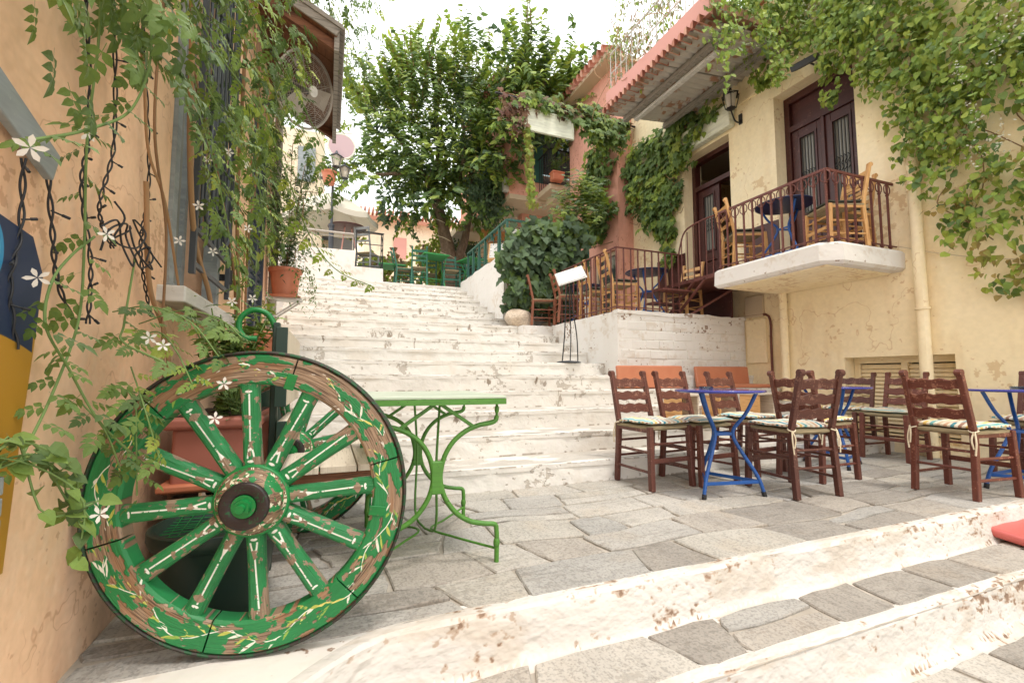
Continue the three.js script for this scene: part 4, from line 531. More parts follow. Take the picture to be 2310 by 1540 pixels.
{ const pad = (n, w, h, d, x, y, z, rx, l) => { const g = new RoundedBoxGeometry(w, h, d, 3, 0.022); tag(mk(n, rough(mv(rot(g, rx), x, y, z), 0.012, 6), M.orange), l, 'cushion', 'orange cushions against the white wall'); };
  pad('orange_cushion', 1.05, 0.29, 0.05, 3.9, 0.82, -4.83, -0.12, 'left orange leather cushion leaning on the white brick wall'); pad('orange_cushion', 0.98, 0.29, 0.05, 5.14, 0.82, -4.83, -0.12, 'right orange leather cushion leaning on the white brick wall'); pad('orange_seat_pad', 1.05, 0.05, 0.3, 5.12, 0.7, -4.63, 0, 'flat orange seat pad below the right leaning cushion');
  tag(mk('red_cushion', rough(mv(rot(new RoundedBoxGeometry(0.72, 0.055, 0.3, 3, 0.025), 0.1, -0.1, 0), 4.1, -0.118, -1.425), 0.014, 6), M.redCush), 'red padded cushion lying on the step at the right edge', 'cushion'); }
// green iron table
{ const t = thing('iron_table', 'green iron table with curved legs beside the wagon wheel', 'table', [0.47, 0, -2.32], -0.06), hw = 0.27, hd = 0.34, H = 0.735;
  mk('table_top', rb(0.6, 0.012, 0.78, 0, H - 0.004, 0, 0.003), M.gTop, t); mk('apron', [bb(-0.3, 0.3, H - 0.036, H - 0.011, 0.375, 0.39), bb(-0.3, 0.3, H - 0.036, H - 0.011, -0.39, -0.375), bb(-0.3, -0.285, H - 0.036, H - 0.011, -0.375, 0.375), bb(0.285, 0.3, H - 0.036, H - 0.011, -0.375, 0.375)], M.gIron, t);
  for (const z of [hd, -hd]) { const f = new THREE.Group(); f.name = 'leg_frame'; t.add(f); const mat = M.gIron;
    for (const s of [-1, 1]) {
      mk('curved_leg', tube([[s * hw, H - 0.09, z], [s * (hw - 0.008), H - 0.113, z], [s * 0.18, H - 0.132, z], [s * 0.125, H - 0.155, z], [s * 0.072, H - 0.197, z], [s * 0.034, H - 0.257, z], [s * 0.017, H - 0.325, z], [s * 0.017, H - 0.37, z], [s * 0.036, H - 0.435, z], [s * 0.085, H - 0.503, z], [s * 0.15, H - 0.546, z], [s * 0.215, H - 0.562, z], [s * (hw - 0.006), H - 0.572, z], [s * hw, H - 0.6, z], [s * hw, 0.0, z]], 0.011, 8, 96), mat, f);
      mk('hanger', [bar([s * hw, H - 0.095, z], [s * hw, H - 0.03, z], 0.006, 6), mv(new THREE.SphereGeometry(0.011, 8, 8).scale(1, 1.9, 1), s * hw, H - 0.062, z)], mat, f); mk('foot_knop', mv(new THREE.SphereGeometry(0.015, 8, 8).scale(1, 1.9, 1), s * hw, 0.085, z), mat, f);
      mk('brace', beam([s * 0.165, H - 0.138, z], [s * 0.01, H - 0.032, z], 0.016, 0.013, V(0, 0, 1), 0.003), mat, f);
    }
    mk('clip', rb(0.05, 0.14, 0.024, 0, H - 0.348, z, 0.006), mat, f); }
  for (const s of [-1, 1]) { mk('tie_rod', tube([[s * 0.05, H - 0.04, s * 0.1], [s * 0.02, 0.42, s * 0.2], [s * 0.03, 0.1, s * 0.12], [0, 0.07, 0]], 0.006, 6, 24), M.gIron, t); mk('tie_rod', tube([[s * hw, 0.06, hd], [s * 0.12, 0.06, hd * 0.4], [s * 0.03, 0.065, 0], [s * 0.12, 0.06, -hd * 0.4], [s * hw, 0.06, -hd]], 0.006, 6, 24), M.gIron, t); }
}
// ---------- the painted wagon wheel ----------
const ri = 0.352, ro = 0.447;
{ const W = 2048, Hh = 192, c = document.createElement('canvas'); c.width = W; c.height = Hh; const g = c.getContext('2d'), r = rngOf(31); g.lineCap = 'round';
  g.scale(2048 / 5660, 1); const WU = 5660; const stroke = (x, y, len, ang, w, col) => { g.fillStyle = col; g.beginPath(); const ex = x + cos(ang) * len, ey = y + sin(ang) * len, nx = -sin(ang) * w, ny = cos(ang) * w; g.moveTo(x, y); g.quadraticCurveTo(x + cos(ang) * len * 0.45 + nx, y + sin(ang) * len * 0.45 + ny, ex, ey); g.quadraticCurveTo(x + cos(ang) * len * 0.55 - nx * 0.3, y + sin(ang) * len * 0.55 - ny * 0.3, x, y); g.fill(); };
  for (let k = 0; k < 20; k++) { const w = WU / 20, x0 = k * w, f = k % 2 ? 1 : -1, yy = (u) => Hh * 0.5 + f * Hh * 0.22 * sin(u * PI); g.strokeStyle = '#f1efe6'; g.lineWidth = 6; g.beginPath(); for (let i = 0; i <= 20; i++) { const u = i / 20; i ? g.lineTo(x0 + u * w, yy(u)) : g.moveTo(x0, yy(0)); } g.stroke();
    for (let i = 0; i < 9; i++) { const u = i / 9, d = i % 2 ? 1 : -1; if (r() < 0.3) continue; stroke(x0 + u * w, yy(u), 60 + r() * 70, d * (0.15 + r() * 0.6) + (k > 9 ? PI : 0), 14 + r() * 20, ['#ece8da', '#b7bd58', '#ece8da', '#8fb04e', '#d8cf72'][Math.floor(r() * 5)]); } }
  const px = g.getImageData(0, 0, W, Hh).data;
  const tab = [[0, 0.74], [28, 0.55], [48, 0.25], [72, 0.25], [92, 0.4], [112, 0.34], [135, 0.58], [160, 0.76], [185, 0.74], [205, 0.6], [235, 0.72], [262, 0.84], [290, 0.8], [315, 0.76], [345, 0.78], [360, 0.74]];
  const bias = (d) => { for (let i = 1; i < tab.length; i++) if (d <= tab[i][0]) { const t = (d - tab[i - 1][0]) / (tab[i][0] - tab[i - 1][0]); return tab[i - 1][1] + (tab[i][1] - tab[i - 1][1]) * t; } return 0.6; };
  const mask = (u, v) => { const th = 0.5 + (bias(u * 360) - 0.52) * 0.42; return sst(th + 0.018, th - 0.018, fbm(u, v, 60, 5, 5, 41) + (v - 0.4) * 0.06); };
  const map = tex(W, Hh, (u, v) => {
    let w = mix([118, 96, 76], [184, 160, 134], fbm(u, v, 40, 26, 5, 43)); w = mix(w, [70, 52, 40], sst(0.56, 0.7, fbm(u, v, 30, 40, 4, 47)) * 0.8); w = mix(w, [150, 106, 72], sst(0.55, 0.7, fbm(u, v, 12, 3, 3, 49)) * 0.5);
    const k = (Math.floor(v * Hh) * W + Math.floor(u * W)) * 4, a = px[k + 3] / 255; let p = mix([28, 116, 62], [38, 136, 76], fbm(u, v, 30, 6, 3, 53)); p = mix(p, [px[k], px[k + 1], px[k + 2]], a * sst(0.7, 0.6, fbm(u, v, 90, 14, 3, 59)));
    const m = mask(u, v), rest = a * (1 - m) * sst(0.36, 0.3, fbm(u, v, 80, 12, 3, 61)); return mix(mix(w, p, m), [px[k] * 0.95, px[k + 1] * 0.95, px[k + 2] * 0.95], rest); });
  M.felloe = std({ map, bumpMap: tex(1024, 96, (u, v) => 0.5 * mask(u, v) + 0.5 * fbm(u, v, 60, 30, 4, 43), 1, 1, false), bumpScale: 0.004, roughness: 0.5 });
  M.spoke = [0, 1, 2, 3].map((k) => { const c2 = document.createElement('canvas'); c2.width = 512; c2.height = 160; const q = c2.getContext('2d'); q.fillStyle = q.strokeStyle = '#f2f0e8'; q.lineCap = 'round'; q.lineWidth = 4; const y = 80;
    const dot = (x) => { q.beginPath(); q.arc(x, y, 8, 0, 7); q.fill(); }; dot(60); dot(455); q.beginPath(); q.moveTo(120, y); q.lineTo(440, y + 3 * (k - 1.5)); q.stroke(); for (const [dy, l] of [[7, 66], [-6, 74]]) { q.lineWidth = 4.5; q.beginPath(); q.moveTo(135 + l * 0.4, y); q.quadraticCurveTo(110, y + dy, 78, y + dy * 1.2); q.stroke(); }
    const d = q.getImageData(0, 0, 512, 160).data;
    return std({ roughness: 0.42, bumpMap: M.oldWood.bumpMap, bumpScale: 0.002, map: tex(512, 160, (u, v) => { let w = mix([112, 92, 74], [178, 154, 130], fbm(u, v, 6, 40, 4, 70 + k)); const th = 0.6 - 0.1 * sst(0.12, 0.3, Math.abs(v - 0.5)) - 0.06 * sst(0.85, 1, u), m = sst(th + 0.015, th - 0.015, fbm(u, v, 10, 8, 5, 75 + k * 3)); const i = (Math.floor(v * 160) * 512 + Math.floor(u * 512)) * 4, a = d[i + 3] / 255 * sst(0.78, 0.7, fbm(u, v, 40, 12, 3, 91 + k)); let p = mix([28, 114, 62], [40, 140, 80], fbm(u, v, 8, 5, 3, 85 + k)); p = mix(p, [d[i], d[i + 1], d[i + 2]], a); return mix(w, p, m); }) }); });
}
M.hubWood = std({ map: tex(512, 512, (u, v) => { let w = mix([112, 88, 68], [168, 140, 112], fbm(u, v, 5, 30, 5, 801)); w = mix(w, [70, 50, 38], sst(0.55, 0.7, fbm(u, v, 8, 40, 4, 803)) * 0.7); w = mix(w, [24, 122, 62], sst(0.585, 0.6, fbm(u, v, 12, 12, 5, 805))); return mix(w, [222, 216, 190], sst(0.65, 0.66, fbm(u, v, 16, 16, 4, 809))); }, 0.22), roughness: 0.55, bumpMap: M.oldWood.bumpMap, bumpScale: 0.003 });
function sweepArc(prof, a0, a1, n) { const P = [], U = []; const pt = (a, [r, z]) => [cos(a) * r, sin(a) * r, z], uv = (a, [r]) => [a / (2 * PI), clamp((r - ri) / (ro - ri), 0.01, 0.99)], m = prof.length;
  for (let i = 0; i < n; i++) { const a = a0 + (a1 - a0) * i / n, b = a0 + (a1 - a0) * (i + 1) / n; for (let j = 0; j < m; j++) { const p = prof[j], q = prof[(j + 1) % m]; for (const [t, s] of [[a, p], [a, q], [b, q], [a, p], [b, q], [b, p]]) { P.push(...pt(t, s)); U.push(...uv(t, s)); } } }
  for (const [t, rev] of [[a0, 0], [a1, 1]]) for (let j = 1; j < m - 1; j++) { const k = rev ? [0, j, j + 1] : [0, j + 1, j]; for (const i of k) { P.push(...pt(t, prof[i])); U.push(...uv(t, prof[i])); } }
  const g = new THREE.BufferGeometry(); g.setAttribute('position', new THREE.Float32BufferAttribute(P, 3)); g.setAttribute('uv', new THREE.Float32BufferAttribute(U, 2)); g.computeVertexNormals(); return g; }
function spokeGeo(r0, r1) { const n = 14, m = 12, P = [], U = [], S = (t) => { const r = r0 + (r1 - r0) * t, w = 0.0275 - 0.003 * sin(t * PI) + 0.002 * t, d = 0.026 - 0.005 * t; return { r, w, d }; }, pt = (i, j) => { const { r, w, d } = S(i / n), a = -PI / 2 - PI * 2 * j / m + PI, x = cos(a), z = -sin(a); const q = (v) => Math.sign(v) * Math.abs(v) ** 0.7; return [[r, q(x) * w, q(z) * d], [i / n, j / m]]; };
  for (let i = 0; i < n; i++) for (let j = 0; j < m; j++) for (const [a, b] of [[i, j], [i + 1, j], [i + 1, j + 1], [i, j], [i + 1, j + 1], [i, j + 1]]) { const [p, u] = pt(a, b); P.push(...p); U.push(...u); }
  let g = new THREE.BufferGeometry(); g.setAttribute('position', new THREE.Float32BufferAttribute(P, 3)); g.setAttribute('uv', new THREE.Float32BufferAttribute(U, 2)); g.computeVertexNormals(); return g; }
function makeWheel(name, label) {
  const t = thing(name, label, 'wagon wheel'), O = 0.457, w = new THREE.Group();
  const prof = [[ri, -0.03], [ri, 0.022], [ri + 0.008, 0.03], [ro - 0.006, 0.03], [ro, 0.024], [ro, -0.03]];
  for (let k = 0; k < 6; k++) { const a0 = (k * 60 + 75) * D; mk('felloe', sweepArc(prof, a0 + 0.006, a0 + 60 * D - 0.006, 16).translate(0, O, 0), M.felloe, t, { keepUV: true }); }
  mk('tyre', rot(lathe([[0.447, -0.03], [0.457, -0.03], [0.4585, 0], [0.457, 0.028], [0.4475, 0.03], [0.447, -0.03]], 96), PI / 2).translate(0, O, 0), M.tyre, t);
  for (let k = 0; k < 12; k++) mk('spoke', spokeGeo(0.085, 0.362).rotateZ((k * 30 + 4.5) * D).translate(0, O, 0.004), M.spoke[(k * 7 + 1) % 4], t, { keepUV: true });
  const h = mk('hub', rot(lathe([[0, -0.09], [0.06, -0.09], [0.09, -0.03], [0.104, 0.022], [0.104, 0.034], [0.1, 0.04], [0.095, 0.04], [0.09, 0.066], [0.08, 0.086], [0.066, 0.09]], 48), PI / 2).translate(0, O, 0), M.hubWood, t);
  mk('hub_band', rot(lathe([[0.103, 0.02], [0.1075, 0.022], [0.1075, 0.036], [0.102, 0.04], [0.099, 0.038]], 48), PI / 2).translate(0, O, 0), M.gPaint, h);
  mk('hub_cap', rot(lathe([[0.068, 0.086], [0.068, 0.1], [0.062, 0.104], [0.037, 0.104], [0.036, 0.096], [0, 0.096]], 48), PI / 2).translate(0, O, 0), M.hubDark, h);
  mk('nut', [rot(new THREE.CylinderGeometry(0.033, 0.034, 0.008, 24), PI / 2).translate(0, O, 0.1), rot(new THREE.CylinderGeometry(0.023, 0.024, 0.018, 6), PI / 2).translate(0, O, 0.112), rot(new THREE.CylinderGeometry(0.012, 0.013, 0.016, 16), PI / 2).translate(0, O, 0.127)], M.gPaint, h);
  for (const a of [75, 352]) { const x = cos(a * D), y = sin(a * D); mk('clamp_plate', [rb(0.03, 0.05, 0.006, x * 0.372, O + y * 0.372, 0.031, 0.002, 0, 0, (a - 90) * D)], M.gPaint, t); }
  return t;
}
const wheel = makeWheel('wagon_wheel', 'large green painted wagon wheel with flaking paint leaning in front'); wheel.position.set(-0.195, 0.0, -1.618); wheel.rotation.set(-0.005, -0.18, 0, 'YXZ'); wheel.scale.setScalar(0.985);
{ const w2 = wheel.clone(); w2.name = numbered('wagon_wheel'); scene.add(w2); w2.position.set(-0.09, 0, -2.72); w2.rotation.set(0, -0.1, 0); w2.scale.set(0.97, 0.97, 0.97); w2.userData = { label: 'second green wagon wheel carrying the far end of the bench', category: 'wagon wheel' }; w2.rotation.z = 0.15; }
// bench
{ const b = thing('bench', 'pale plank bench with slatted back behind the wagon wheel', 'bench', [0, 0, 0]);
  for (let i = 0; i < 3; i++) mk('seat_plank', rb(0.15, 0.03, 0.86, -0.1 + i * 0.156, 0.415 + i * 0.001, -2.6, 0.004), M.paleWood, b, { swapUV: true, ou: i * 0.4 });
  mk('seat_frame', [rb(0.46, 0.04, 0.05, 0.05, 0.379, -2.22, 0.006), rb(0.46, 0.04, 0.05, 0.05, 0.379, -2.98, 0.006), rb(0.03, 0.03, 0.7, 0.24, 0.384, -2.6, 0.005)], M.plank, b);
  for (const z of [-2.25, -2.95]) mk('back_post', rb(0.03, 1.06, 0.045, -0.215, 0.53, z, 0.006), M.potGreen, b);
  for (const [y, h, x] of [[0.57, 0.13, -0.17], [0.76, 0.13, -0.182], [0.97, 0.12, -0.185]]) { const s = mk('back_slat', rb(0.045, h, 0.9, x, y, -2.6, 0.006), M.paleWood, b, { swapUV: true, ou: y }); mk('painted_end', rb(0.046, h + 0.001, 0.012, x, y, -2.146, 0.003), M.potGreen, s); }
  mk('front_leg', rb(0.035, 0.36, 0.035, 0.25, 0.18, -2.26, 0.006), M.gPaint, b); mk('front_leg', rb(0.035, 0.36, 0.035, 0.25, 0.18, -2.95, 0.006), M.gPaint, b);
  mk('scroll_arm', tube([[-0.215, 0.98, -2.24], [-0.225, 1.05, -2.24], [-0.26, 1.1, -2.24], [-0.31, 1.11, -2.24], [-0.35, 1.08, -2.24], [-0.36, 1.03, -2.24], [-0.335, 0.99, -2.24], [-0.29, 0.985, -2.24]], 0.012, 8, 40), M.gPaint, b);
}
// ---------- pots ----------
const potG = (r0, r1, h, rim = 0.02) => lathe([[0, 0], [r0, 0], [r0 + 0.004, 0.006], [r1 - 0.012, h - rim * 2], [r1 + 0.004, h - rim * 1.8], [r1 + 0.012, h - rim], [r1 + 0.012, h - 0.004], [r1 + 0.006, h], [r1 - 0.008, h], [r1 - 0.016, h - 0.03], [0, h - 0.035]], 36);
{ const p = thing('green_tub', 'big dark green plastic tub on the paving behind the wheel', 'plant pot', [-0.35, 0, -1.98]); mk('tub', potG(0.15, 0.2, 0.3, 0.03), M.potGreen, p); mk('soil', lathe([[0, 0.262], [0.18, 0.262]], 24), M.soil, p); const n = []; for (let i = 0; i < 9; i++) { const q = -0.14 + i * 0.035; n.push(bar([q, 0.3, -0.14], [q + 0.02, 0.29 + 0.02 * sin(i), 0.17], 0.0016, 4), bar([-0.15, 0.298, q], [0.16, 0.3 + 0.015 * cos(i), q + 0.01], 0.0016, 4)); } mk('netting', n, M.gPaint, p);
  const c = thing('wooden_crate', 'dark wooden crate carrying the terracotta flower box', 'crate', [-0.42, 0, -2.48]); for (let i = 0; i < 3; i++) mk('slat', rb(0.34, 0.09, 0.016, 0, 0.06 + i * 0.11, 0.23, 0.003), M.plank, c); for (const s of [-1, 1]) mk('side', rb(0.016, 0.35, 0.44, s * 0.16, 0.175, 0, 0.003), M.plank, c); mk('top', rb(0.36, 0.02, 0.5, 0, 0.36, 0, 0.004), M.plank, c);
  const f = thing('flower_box', 'long terracotta flower box with green shoots behind the wheel', 'flower box', [-0.42, 0.37, -2.46]); mk('box', [rb(0.29, 0.24, 0.56, 0, 0.13, 0, 0.02), rb(0.35, 0.05, 0.62, 0, 0.265, 0, 0.018)], M.terraDark, f); mk('soil', bb(-0.14, 0.14, 0.285, 0.293, -0.28, 0.28), M.soil, f); mk('saucer', rb(0.36, 0.03, 0.62, 0, 0.016, 0, 0.01), M.terracotta, f);
  const d = thing('green_barrel', 'dark green barrel planter on the first step by the wall', 'plant pot', [-0.42, 0.168, -3.36]); mk('barrel', potG(0.16, 0.2, 0.74, 0.03), M.potGreen, d);
  const e = thing('terracotta_planter', 'terracotta planter with a wide rim behind the bench scroll', 'plant pot', [-0.42, 0.885, -3.36]); mk('pot', potG(0.13, 0.16, 0.22, 0.03), M.terracotta, e); mk('soil', lathe([[0, 0.19], [0.14, 0.19]], 20), M.soil, e);
  const w = thing('bracket_pot', 'terracotta pot on a white wall bracket above the stairs', 'plant pot', [-0.47, 1.71, -5.6]); mk('pot', potG(0.12, 0.165, 0.31, 0.025), M.terracotta, w); mk('soil', lathe([[0, 0.275], [0.14, 0.275]], 20), M.soil, w); mk('saucer', lathe([[0, 0], [0.15, 0], [0.165, 0.02], [0.155, 0.02], [0.145, 0.008], [0, 0.008]], 24).translate(0, -0.012, 0), M.terracotta, w);
  const k = thing('wall_bracket', 'white iron shelf bracket under the terracotta pot', 'bracket', [-0.655, 1.4, -5.6]); mk('shelf', bb(0, 0.36, 0.275, 0.295, -0.16, 0.06), M.sillWhite, k); for (const z of [-0.14, 0.03]) mk('strut', [beam([0.005, 0.02, z], [0.33, 0.27, z], 0.02, 0.008), bb(0, 0.012, 0, 0.275, z - 0.01, z + 0.01)], M.sillWhite, k);
  const s = thing('slat_planter', 'pale grey slatted wall planter at the left edge', 'planter', [-0.61, 0.52, -1.03]); for (let i = 0; i < 3; i++) { mk('slat', rb(0.1, 0.034, 0.012, 0, 0.02 + i * 0.039, -0.13, 0.003), M.frameGrey, s); mk('slat', rb(0.012, 0.034, 0.26, 0.05, 0.02 + i * 0.039, 0, 0.003), M.frameGrey, s); mk('slat', rb(0.012, 0.034, 0.26, -0.04, 0.02 + i * 0.039, 0, 0.003), M.frameGrey, s); } mk('soil', bb(-0.034, 0.043, 0.01, 0.1, -0.12, 0.12), M.soil, s);
  for (const [x, l] of [[5.0, 'terracotta trough at the left corner of the pink house balcony'], [5.75, 'terracotta trough on the front of the pink house balcony']]) { const q = thing('balcony_trough', l, 'flower box', [x + 0.1, 5.62, -9.66], 0, 'balcony troughs'); mk('box', [rb(x < 5.5 ? 0.3 : 0.72, 0.2, 0.2, 0, 0.1, 0, 0.02), rb(x < 5.5 ? 0.33 : 0.76, 0.04, 0.23, 0, 0.2, 0, 0.01)], M.terracotta, q); mk('hook', bb(-0.02, 0.02, 0.0, 0.03, -0.25, -0.05), M.iron, q); }
}
// ---------- signs, lamps, fan ----------
{ const s = thing('hanging_sign', 'blank cream framed sign hanging under the vine trellis', 'sign', [3.815, 5.65, -7.5], 0); mk('board', rb(1.0, 0.4, 0.03, 0, 0, 0, 0.006), M.signCream, s); mk('frame', [rb(1.04, 0.035, 0.05, 0, 0.2, 0, 0.006), rb(1.04, 0.035, 0.05, 0, -0.2, 0, 0.006), rb(0.035, 0.43, 0.052, -0.5, 0, 0, 0.006), rb(0.035, 0.43, 0.052, 0.5, 0, 0, 0.006)], M.signCream, s); for (const x of [-0.4, 0.4]) mk('hanger', bar([x, 0.2, 0], [x, 0.36, 0], 0.006), M.iron, s);
  tag(mk('trellis_pole', [bar([2.7, 6.02, -7.5], [5.8, 6.02, -7.5], 0.02), bar([3.6, 6.02, -7.5], [3.6, 6.05, -8.6], 0.015)], M.iron), 'thin iron pole carrying the blank hanging sign', 'pole');
  const r = thing('round_sign', 'round faded pink sign on an arm above the street lamp', 'sign', [0.14, 6.0, -10.62]); mk('disc', rot(new THREE.CylinderGeometry(0.28, 0.28, 0.03, 40), PI / 2), M.signPink, r); mk('rim', new THREE.TorusGeometry(0.285, 0.022, 8, 48), M.signCream, r); mk('arm', [bar([-0.17, 0.36, -0.12], [0.35, 0.36, 0], 0.012), bar([0.1, 0.36, -0.03], [0.1, 0.3, 0], 0.008)], M.sillWhite, r);
  const lantern = (p, parent, sc, mat = M.black) => { const G = (x) => x.map((q) => q.scale(sc, sc, sc).translate(...p)), fr = [], gl = []; for (let k = 0; k < 4; k++) { const a = k * PI / 2 + PI / 4, b = a + PI / 2; fr.push(bar([cos(a) * 0.075, 0, sin(a) * 0.075], [cos(a) * 0.12, 0.2, sin(a) * 0.12], 0.007, 5), bar([cos(a) * 0.12, 0.2, sin(a) * 0.12], [cos(b) * 0.12, 0.2, sin(b) * 0.12], 0.007, 5), bar([cos(a) * 0.075, 0, sin(a) * 0.075], [cos(b) * 0.075, 0, sin(b) * 0.075], 0.007, 5)); }
    gl.push(new THREE.CylinderGeometry(0.114, 0.07, 0.2, 4, 1, true).rotateY(0).translate(0, 0.1, 0)); fr.push(new THREE.CylinderGeometry(0.035, 0.15, 0.075, 4).translate(0, 0.24, 0), new THREE.CylinderGeometry(0.012, 0.03, 0.05, 8).translate(0, 0.3, 0), new THREE.CylinderGeometry(0.08, 0.03, 0.03, 4).translate(0, -0.015, 0));
    const f = mk('lantern_frame', G(fr), mat, parent); mk('glass', G(gl), M.lampGlass, f); return f; };
  const w = thing('wall_lantern', 'black wall lantern between the two brown doors', 'lantern', [5.8, 4.78, -4.92]); lantern([-0.2, 0.13, 0], w, 1); mk('bracket', [tube([[0, 0, 0], [-0.05, -0.06, 0], [-0.12, -0.05, 0], [-0.17, 0.03, 0], [-0.2, 0.1, 0]], 0.012, 7, 24), rb(0.02, 0.16, 0.06, -0.01, 0, 0, 0.005)], M.black, w);
  const l = thing('street_lamp', 'grey street lamp with three lanterns on the raised terrace', 'street lamp', [-0.02, 3.58, -10.75]); mk('post', [bar([0, 0, 0], [0, 2.75, 0], 0.028, 12), bar([0, 0, 0], [0, 0.62, 0], 0.055, 14), bar([0, 0.6, 0], [0, 0.64, 0], 0.068, 14)], M.ironGrey, l); for (const [x, y, z] of [[0.24, 1.75, 0], [-0.2, 1.72, -0.1], [0.06, 1.92, 0.16]]) { mk('arm', tube([[0, y - 0.15, 0], [x * 0.6, y - 0.2, z * 0.6], [x, y - 0.05, z]], 0.012, 6, 12), M.ironGrey, l); lantern([x, y, z], l, 1.15, M.ironGrey); }
  const hp = thing('lamp_pot', 'terracotta pot hanging on the street lamp post', 'plant pot', [-0.1, 5.08, -10.6]); mk('pot', potG(0.11, 0.155, 0.28, 0.025), M.terracotta, hp); mk('hook', ring(0.05, 0.006, 0.09, 0.24, -0.13, 14, 5), M.iron, hp);
  const fl = thing('floodlight', 'grey floodlight over the barred double door', 'lamp', [5.79, 4.86, -3.75]); mk('housing', rot(rb(0.16, 0.08, 0.3, 0, 0, 0, 0.012), 0, 0.2, 0.5).translate(-0.2, 0.0, 0), M.ironGrey, fl); mk('bracket', [bar([0, 0.02, 0], [-0.16, 0.02, 0], 0.012)], M.iron, fl);
  // fan
  const f = thing('wall_fan', 'grey caged wall fan under the wooden canopy', 'fan', [-0.655, 3.28, -4.4]); const c = V(0.4, 0.06, 0.16), n = V(0.72, -0.3, 0.62).normalize(), q = new THREE.Quaternion().setFromUnitVectors(V(0, 0, 1), n), P = (g) => g.applyQuaternion(q).translate(c.x, c.y, c.z), fr = [], bk = [];
  for (let i = 1; i <= 17; i++) { const r = 0.04 + i * 0.0155; fr.push(P(new THREE.TorusGeometry(r, 0.0016, 4, 40).translate(0, 0, 0.085 - 0.06 * (r / 0.3) ** 2))); if (i % 2) bk.push(P(new THREE.TorusGeometry(r, 0.0016, 4, 36).translate(0, 0, -0.085 + 0.06 * (r / 0.3) ** 2))); }
  for (let i = 0; i < 12; i++) { const a = i * PI / 6; for (const s of [1, -1]) (s > 0 ? fr : bk).push(P(bar([cos(a) * 0.04, sin(a) * 0.04, s * 0.085], [cos(a) * 0.305, sin(a) * 0.305, s * 0.024], 0.0022, 4))); }
  mk('front_guard', fr, M.zinc, f); mk('back_guard', bk, M.zinc, f); mk('rim', P(new THREE.TorusGeometry(0.308, 0.011, 8, 56)), M.zinc, f); mk('badge', P(new THREE.CylinderGeometry(0.045, 0.045, 0.012, 20).rotateX(PI / 2).translate(0, 0, 0.09)), M.sillWhite, f);
  for (let k = 0; k < 3; k++) { const g = new THREE.PlaneGeometry(0.22, 0.15, 6, 4).translate(0.15, 0, 0); const p = g.attributes.position; for (let i = 0; i < p.count; i++) { const x = p.getX(i), y = p.getY(i); p.setZ(i, y * 0.35); p.setY(i, y * (0.55 + x * 2.2)); } g.computeVertexNormals(); const g2 = g.clone().translate(0, 0, 0.003); mk('blade', [P(g.rotateZ(k * 2.1)), P(g2.rotateZ(k * 2.1))], M.zinc, f); }
  mk('motor', [P(new THREE.CylinderGeometry(0.075, 0.085, 0.16, 20).rotateX(PI / 2).translate(0, 0, -0.17)), P(new THREE.SphereGeometry(0.075, 16, 10).translate(0, 0, -0.24)), P(new THREE.CylinderGeometry(0.03, 0.03, 0.12, 12).rotateX(PI / 2).translate(0, 0, -0.04))], M.ironGrey, f); mk('arm', [tube([[0, 0.0, -0.1], [0.12, 0.02, -0.06], [0.3, 0.1, 0.03]], 0.02, 8, 12), rb(0.02, 0.16, 0.1, 0.01, 0, -0.1, 0.005)], M.ironGrey, f);
}
